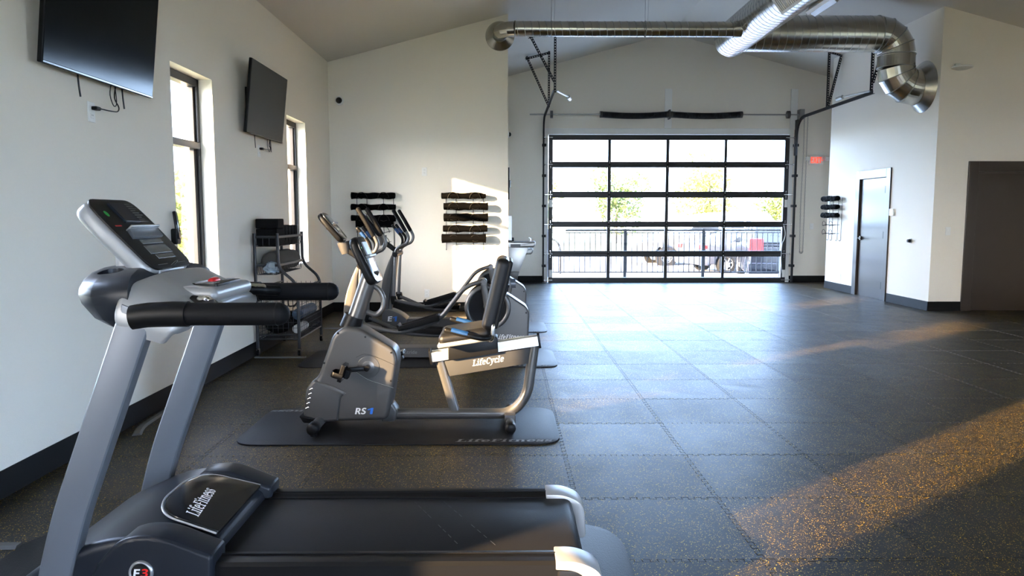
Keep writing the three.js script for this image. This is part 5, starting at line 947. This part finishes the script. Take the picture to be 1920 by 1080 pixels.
// ------------------------------------------------------------------ wheeled wire cart and what it holds
{
  const z0 = -7.05, z1 = -7.90, xb = -2.385, xu = -2.165, xl = -1.985;
  const t = thing('wire_cart', 'wheeled black wire cart with two shelves above a deep basket', 'cart', [-2.2, 0, (z0 + z1) / 2]);
  for (const z of [z0, z1]) {
    part(t, 'rear_post', sweep([[xb, 0.075, z], [xb, 1.19, z]], rrect(0.026, 0.026, 0.006), { up: V(0, 0, 1) }), M.cartMetal);
    part(t, 'front_post', sweep(fillet([[xl, 0.075, z], [xl, 0.70, z], [xu, 0.86, z], [xu, 1.19, z]], 0.08), rrect(0.026, 0.026, 0.006), { up: V(0, 0, 1) }), M.cartMetal);
    for (const y of [0.17, 0.21]) part(t, 'side_bar', rod([[xb, y, z], [xl, y, z]], 0.008), M.cartMetal);
  }
  for (const [x, y] of [[xb, 0.17], [xl, 0.17], [xb, 0.66], [xl, 0.66]]) part(t, 'long_bar', rod([[x, y, z0], [x, y, z1]], 0.008), M.cartMetal);
  const wires = (list, r = 0.0024) => merge(...list.map(([a, b]) => rod([a, b], r, { n: 5 })));
  // deep basket
  const bx = []; for (let k = 0; k <= 16; k++) { const z = z0 + (z1 - z0) * k / 16; bx.push([[xl, 0.17, z], [xl, 0.66, z]], [[xb, 0.17, z], [xb, 0.66, z]], [[xb, 0.175, z], [xl, 0.175, z]]); }
  for (let k = 0; k <= 8; k++) { const x = xb + (xl - xb) * k / 8; for (const z of [z0, z1]) bx.push([[x, 0.17, z], [x, 0.66, z]]); }
  for (let k = 1; k < 9; k++) { const y = 0.17 + 0.49 * k / 9; bx.push([[xl, y, z0], [xl, y, z1]], [[xb, y, z0], [xb, y, z1]], [[xb, y, z0], [xl, y, z0]], [[xb, y, z1], [xl, y, z1]]); }
  const basket = part(t, 'deep_basket', wires(bx), M.cartMetal, 'fine wire mesh basket'); basket.userData.kind = 'stuff';
  // two shallow shelves
  for (const y of [0.885, 1.155]) {
    const sh = part(t, 'shelf_rim', merge(box(xb, xu, y - 0.012, y + 0.012, z0 - 0.012, z0 + 0.006), box(xb, xu, y - 0.012, y + 0.012, z1 - 0.006, z1 + 0.012), box(xu - 0.008, xu + 0.008, y - 0.012, y + 0.012, z1, z0), box(xb - 0.008, xb + 0.008, y - 0.012, y + 0.012, z1, z0)), M.cartMetal);
    const w = []; for (let k = 0; k <= 14; k++) { const z = z0 + (z1 - z0) * k / 14; w.push([[xb, y, z], [xb + 0.02, y - 0.09, z]], [[xu, y, z], [xu - 0.02, y - 0.09, z]], [[xb + 0.02, y - 0.09, z], [xu - 0.02, y - 0.09, z]]); }
    for (let k = 0; k <= 3; k++) { const x = xb + 0.02 + (xu - xb - 0.04) * k / 3; w.push([[x, y - 0.09, z0], [x, y - 0.09, z1]]); for (const z of [z0, z1]) w.push([[x, y, z], [x, y - 0.09, z]]); }
    const m = part(sh, 'wire_floor', wires(w), M.cartMetal); m.userData.kind = 'stuff';
  }
  for (const x of [xb, xl]) for (const z of [z0, z1]) {
    const c = part(t, 'caster', merge(alongX(disc(0.027, 0.022, 18)).translate(x, 0.036, z)), M.blackSoft);
    part(c, 'fork', merge(box(x - 0.016, x - 0.012, 0.03, 0.075, z - 0.014, z + 0.014, 0.001), box(x + 0.012, x + 0.016, 0.03, 0.075, z - 0.014, z + 0.014, 0.001), disc(0.018, 0.008, 14).translate(x, 0.076, z)), M.chrome);
  }
  // foam blocks on the top shelf
  const blk = (n, l, x0, x1, y0, y1, za, zb) => single(n, box(x0, x1, y0, y1, za, zb, 0.010), M.foam, l, 'foam block', [(x0 + x1) / 2, y0, (za + zb) / 2], 'black foam blocks on the cart');
  blk('foam_block', 'black foam block on top of another at the near end of the cart', -2.375, -2.16, 1.236, 1.328, -7.06, -7.26);
  blk('foam_block', 'black foam block underneath the topmost one on the cart', -2.375, -2.17, 1.069, 1.234, -7.07, -7.26);
  for (let k = 0; k < 5; k++) blk('foam_block', ['first', 'second', 'third', 'fourth', 'fifth'][k] + ' upright foam slab counting back along the cart\'s top shelf', -2.36, -2.185, 1.069, 1.262 - 0.004 * (k % 2), -7.275 - k * 0.108, -7.372 - k * 0.108);
  const bol = wob(mergeVertices(sweep([[-2.275, 0.905, -7.20], [-2.275, 0.912, -7.34], [-2.275, 0.915, -7.5], [-2.275, 0.912, -7.7], [-2.275, 0.905, -7.86]], circ(0.10, 26), { up: V(0, 1, 0), round: 0.03 })), 0.01, 3);
  single('bolster', toCreasedNormals(bol, 0.9), M.canvasGrey, 'thick grey-brown bolster on the cart\'s middle shelf', 'bolster', [-2.275, 0.80, -7.5]);
  const bagGeo = new THREE.IcosahedronGeometry(0.075, 4).scale(1.0, 0.62, 0.9); { const p = bagGeo.attributes.position; for (let i = 0; i < p.count; i++) { const x = p.getX(i), y = p.getY(i), z = p.getZ(i), k = 1 + 0.35 * noise.noise(x * 26, y * 26, z * 26) + 0.2 * noise.noise(x * 60, y * 60, z * 60); p.setXYZ(i, x * k, y * k + (y > 0.03 ? 0.02 : 0), z * k); } bagGeo.computeVertexNormals(); }
  const bag = thing('plastic_bag', 'clear crinkled bag of blue bands at the near end of the middle shelf', 'bag', [-2.235, 0.80, -7.075]);
  part(bag, 'film', toCreasedNormals(mergeVertices(bagGeo.translate(-2.235, 0.852, -7.078)), 0.3), M.bag);
  part(bag, 'blue_contents', new THREE.IcosahedronGeometry(0.05, 2).scale(1.15, 0.5, 0.8).translate(-2.235, 0.838, -7.078), M.teal, 'blue contents');
  // things in the deep basket
  const ballG = (r, x, y, z) => toCreasedNormals(mergeVertices(wob(new THREE.IcosahedronGeometry(r, 3).scale(1.15, 0.8, 1.2), 0.02, x * 9).translate(x, y, z)), 0.9);
  single('dark_bag', ballG(0.115, -2.24, 0.285, -7.26), M.foam, 'dark soft bag at the near end of the deep basket', 'bag', [-2.24, 0.19, -7.26]);
  single('dark_bag', ballG(0.115, -2.24, 0.285, -7.66), M.foam, 'dark soft bag at the far end of the deep basket', 'bag', [-2.24, 0.19, -7.66]);
  single('foam_roller', toCreasedNormals(sweep([[-2.05, 0.385, -7.25], [-2.05, 0.39, -7.5], [-2.05, 0.385, -7.78]], circ(0.055, 22), { up: V(0, 1, 0), round: 0.01 }), 0.7), M.rubberBlue, 'blue-grey roller lying in the deep basket', 'roller', [-2.05, 0.33, -7.5]);
  single('rolled_towel', sweep([[-2.05, 0.245, -7.2], [-2.05, 0.245, -7.5]], circ(0.042, 18), { up: V(0, 1, 0), round: 0.01 }), M.print, 'pale roll low in the deep basket', 'roll', [-2.05, 0.2, -7.35]);
  single('coiled_cable', rod(smooth([[-2.08, 0.46, -7.22], [-2.04, 0.53, -7.25], [-2.08, 0.58, -7.30], [-2.14, 0.54, -7.28], [-2.12, 0.47, -7.22], [-2.05, 0.50, -7.30], [-2.06, 0.56, -7.34]], 40), 0.007), M.black, 'black coiled cable on top of the basket load', 'cable', [-2.08, 0.45, -7.27]);
}

// ------------------------------------------------------------------ outdoors
{
  struct('ground_apron', new THREE.BoxGeometry(60, 0.2, 2.4).translate(0, -0.13, -16.3), M.concrete, 'pale concrete apron outside the overhead door');
  struct('ground_parking', new THREE.BoxGeometry(60, 0.2, 18).translate(22, -0.60, -26.4), M.asphalt, 'asphalt parking lot beyond the railing');
  struct('ground_lawn', new THREE.BoxGeometry(220, 0.2, 200).translate(-10, -0.66, -60), M.grass, 'sunny grass round the building');
  // guard rail
  const z = -16.6, t = thing('guard_rail', 'black metal railing with thin pickets outside the overhead door', 'railing', [3.3, -0.03, z]);
  part(t, 'top_rail', box(0.2, 8.2, 1.01, 1.05, z - 0.025, z + 0.025), M.strut);
  part(t, 'mid_rail', box(0.2, 8.2, 0.965, 0.985, z - 0.012, z + 0.012), M.strut);
  part(t, 'bottom_rail', box(0.2, 8.2, 0.07, 0.095, z - 0.015, z + 0.015), M.strut);
  for (let k = 0; k < 5; k++) part(t, 'post', box(0.95 + k * 1.77 - 0.032, 0.95 + k * 1.77 + 0.032, -0.03, 1.06, z - 0.032, z + 0.032), M.strut);
  const pk = box(-0.008, 0.008, 0.09, 0.97, -0.008, 0.008, 0); let n = 0;
  for (let x = 0.28; x < 8.2; x += 0.118) { const o = new THREE.Mesh(pk, M.strut); o.name = 'picket'; o.position.set(x - 3.3, 0.03, 0); t.add(o); n++; }
  fin(t);
  single('bike_rack', rod(fillet([[0.65, -0.56, -18.2], [0.65, 0.80, -18.2], [1.38, 0.80, -18.2], [1.38, -0.56, -18.2]], 0.36, 12), 0.028), M.strut, 'round-topped dark hoop standing behind the railing at left', 'bike rack', [1.0, -0.56, -18.2]);
}
function car(label, at, turn, paint, o) {
  const { L = 4.6, H = 1.45, W = 1.82, body, cabin, glass, wheel = 0.33, wx = [-1.35, 1.4] } = o;
  const t = thing('parked_car', label, 'car', [0, 0, 0]);
  const half = W / 2;
  const arch = (x) => { const a = []; for (let k = 0; k <= 10; k++) { const q = Math.PI - k / 10 * Math.PI; a.push([x + (wheel + 0.07) * Math.cos(q), 0.30 + (wheel + 0.07) * Math.sin(q)]); } return a; };
  const low = [...arch(wx[0]), ...arch(wx[1])];
  const prof = [...roundPoly(body, 0.10, 5)];
  const g = part(t, 'body', ext([...prof, ...low.slice().reverse()], -half, half, 0.07, [], 4), paint);
  // cabin tapers inward to the roof
  const cg = ext(roundPoly(cabin, 0.12, 5), -half + 0.04, half - 0.04, 0.05, [], 3); { const p = cg.attributes.position, y0 = Math.min(...cabin.map((q) => q[1])); for (let i = 0; i < p.count; i++) { const k = Math.max(0, (p.getY(i) - y0) / (H - y0)); p.setZ(i, p.getZ(i) * (1 - 0.17 * k)); } cg.computeVertexNormals(); }
  part(t, 'cabin', cg, paint);
  for (const s of [-1, 1]) for (const w of glass) { const gg = ext(roundPoly(w, 0.05, 3), s * half - 0.055 - 0.02, s * half - 0.055 + 0.02, 0.004); const p = gg.attributes.position, y0 = Math.min(...cabin.map((q) => q[1])); for (let i = 0; i < p.count; i++) { const k = Math.max(0, (p.getY(i) - y0) / (H - y0)); p.setZ(i, p.getZ(i) * (1 - 0.17 * k)); } part(t, 'side_window', gg, M.carGlass); }
  const rw = o.rear; if (rw) part(t, 'rear_window', sweep([[rw[0][0], rw[0][1], 0], [rw[1][0], rw[1][1], 0]], rrect(0.05, half * 1.55, 0.02), { up: V(0, 0, 1) }), M.carGlass);
  for (const s of [-1, 1]) for (const x of wx) {
    const w = part(t, 'wheel', alongZ(new THREE.LatheGeometry([[0.20, -0.1], [wheel - 0.02, -0.1], [wheel, -0.07], [wheel, 0.07], [wheel - 0.02, 0.1], [0.20, 0.1]].map((q) => new THREE.Vector2(...q)), 32)).translate(x, 0.30, s * (half - 0.11)), M.tyre);
    part(w, 'rim', alongZ(merge(new THREE.TorusGeometry(0.205, 0.016, 6, 30).rotateX(Math.PI / 2), ...Array.from({ length: 7 }, (_, k) => box(-0.02, 0.02, -0.012, 0.012, 0, 0.2, 0.004).rotateY(k / 7 * 2 * Math.PI)), disc(0.05, 0.04, 16))).translate(x, 0.30, s * (half - 0.03)), M.alu);
  }
  for (const s of [-1, 1]) part(t, 'tail_light', box(o.tail[0], o.tail[1], o.tail[2], o.tail[3], s * (half - 0.34), s * (half + 0.004), 0.03), M.lamp, 'red tail light');
  part(t, 'bumper', ext(roundPoly(o.bumper, 0.05), -half - 0.01, half + 0.01, 0.04, [], 3), o.bumperM || paint);
  t.position.set(...at); t.rotation.y = turn;
}
const silverCar = S({ color: rgb(0.42, 0.43, 0.45), metalness: 0.7, roughness: 0.25 }), greyCar = S({ color: rgb(0.13, 0.14, 0.17), metalness: 0.6, roughness: 0.22 }), blackCar = S({ color: rgb(0.012, 0.013, 0.018), metalness: 0.3, roughness: 0.16 });
// rear of each car at +x of its own axes
const sedan = { L: 4.7, H: 1.44, body: [[-2.3, 0.30], [-2.32, 0.62], [-1.5, 0.88], [-0.9, 0.96], [1.55, 1.02], [2.22, 1.0], [2.34, 0.62], [2.30, 0.28]], cabin: [[-1.15, 0.92], [-0.35, 1.40], [0.65, 1.44], [1.75, 1.0], [1.6, 0.92]], glass: [[[-0.82, 0.99], [-0.30, 1.34], [0.18, 1.36], [0.18, 1.01]], [[0.26, 1.01], [0.26, 1.36], [0.68, 1.36], [1.25, 1.04]]], rear: [[0.86, 1.36], [1.55, 1.06]], tail: [2.10, 2.33, 0.78, 0.93], bumper: [[2.05, 0.25], [2.38, 0.28], [2.40, 0.55], [2.1, 0.58]] };
const suv = { L: 4.9, H: 1.72, W: 1.92, wheel: 0.37, body: [[-2.4, 0.34], [-2.42, 0.80], [-1.55, 1.02], [-1.0, 1.08], [2.30, 1.10], [2.40, 0.65], [2.36, 0.34]], cabin: [[-1.25, 1.02], [-0.55, 1.62], [0.3, 1.72], [1.95, 1.68], [2.34, 1.08], [2.2, 1.0]], glass: [[[-0.95, 1.12], [-0.48, 1.56], [0.10, 1.62], [0.10, 1.14]], [[0.18, 1.14], [0.18, 1.62], [1.0, 1.61], [1.0, 1.14]], [[1.08, 1.14], [1.08, 1.60], [1.75, 1.56], [2.0, 1.16]]], rear: [[1.98, 1.60], [2.32, 1.16]], tail: [2.22, 2.42, 0.86, 1.28], bumper: [[2.15, 0.32], [2.48, 0.34], [2.50, 0.66], [2.2, 0.70]], wx: [-1.45, 1.5] };
const big = { ...suv, L: 5.3, H: 1.98, W: 1.98, wheel: 0.40, body: suv.body.map(([x, y]) => [x * 1.08, y * 1.13]), cabin: suv.cabin.map(([x, y]) => [x * 1.08 + 0.25, y * 1.15]), glass: suv.glass.map((w) => w.map(([x, y]) => [x * 1.08 + 0.25, y * 1.15])), rear: null, wx: [-1.62, 1.62] };
car('large silver car parked side-on farthest behind the railing', [7.6, -0.5, -28.4], 0.06, silverCar, big);
car('grey sedan with red tail lights behind the railing', [8.35, -0.5, -24.8], -2.92, greyCar, sedan);
car('black sport-utility car at the right, its tail toward the door', [7.75, -0.5, -20.9], -1.80, blackCar, suv);

// trees and shrubs
function tree(label, x, z, h, rx, kind, n, trunk = 0.3, name = 'leafy_tree') {
  const y0 = -0.56, t = thing(name, label, name === 'leafy_tree' ? 'tree' : 'shrub', [x, y0, z], 'greenery outside');
  const pos = [], idx = [], lobes = []; for (let k = 0; k < 9; k++) lobes.push([rr(-0.55, 0.55) * rx, h * rr(trunk, 0.86), rr(-0.55, 0.55) * rx, rr(0.35, 0.6) * rx]);
  const s = 0.055 * Math.sqrt(rx) + 0.035;
  for (let i = 0; i < n; i++) {
    const l = lobes[i % 9], u = rr(-1, 1), q = rnd() * 6.2832, rad = l[3] * Math.cbrt(rr(0.35, 1)), c = Math.sqrt(1 - u * u);
    const p = V(l[0] + rad * c * Math.cos(q), Math.max(0.08, l[1] + rad * u * 0.9), l[2] + rad * c * Math.sin(q)), a = V(rr(-1, 1), rr(-1, 1), rr(-1, 1)).normalize(), b = V(rr(-1, 1), rr(-1, 1), rr(-1, 1)).cross(a).normalize(), k = s * rr(0.7, 1.4), o = pos.length / 3;
    for (const [e, f2] of [[-1, 0], [0, -0.55], [1, 0], [0, 0.55]]) pos.push(p.x + a.x * e * k + b.x * f2 * k, p.y + a.y * e * k + b.y * f2 * k, p.z + a.z * e * k + b.z * f2 * k);
    idx.push(o, o + 1, o + 2, o, o + 2, o + 3);
  }
  const g = new THREE.BufferGeometry(); g.setAttribute('position', new THREE.Float32BufferAttribute(pos, 3)); g.setIndex(idx); g.computeVertexNormals();
  const f = new THREE.Mesh(g, M.leaf[kind]); f.name = 'foliage'; f.userData.kind = 'stuff'; t.add(f);
  const tr = new THREE.Mesh(merge(sweep([[0, -0.1, 0], [0.05, h * 0.35, 0.02], [0, h * 0.75, 0]], circ(0.05 + 0.012 * h, 9), { scale: (k) => 1 - 0.6 * k })), M.bark); tr.name = 'trunk'; t.add(tr);
  return fin(t);
}
// seen through the left windows
[[-7.2, -15.5, 2.0, 1.3, 0, 5200], [-9.5, -21, 2.7, 1.9, 2, 5200], [-12.5, -27, 3.3, 2.4, 1, 5200], [-8.6, -33, 3.6, 2.4, 0, 4200], [-14.5, -34, 4.0, 3.0, 2, 4200], [-7.0, -25, 2.8, 1.8, 1, 4200]].forEach(([x, z, h, r, k, n], i) => tree(['low bright shrub closest outside the left windows', 'yellow-green bush outside the left windows', 'darker tree filling the window between the televisions', 'green tree farther off beyond the left windows', 'tall pale tree far beyond the left windows', 'bush seen through the window nearest the corner'][i], x, z, h, r, k, n, 0.25));
// beyond the parking lot
for (let i = 0; i < 9; i++) tree(['first', 'second', 'third', 'fourth', 'fifth', 'sixth', 'seventh', 'eighth', 'ninth'][i] + ' tree from the left in the far row past the parking lot', -3.5 + i * 5.6, -47 - (i * 7 % 5), 3.4 + (i * 5 % 4) * 0.9 + (i === 7 ? 2.2 : 0), 2.5, [0, 2, 1, 2, 0][i % 5], 2600, 0.3);
renderer.render(scene, camera);
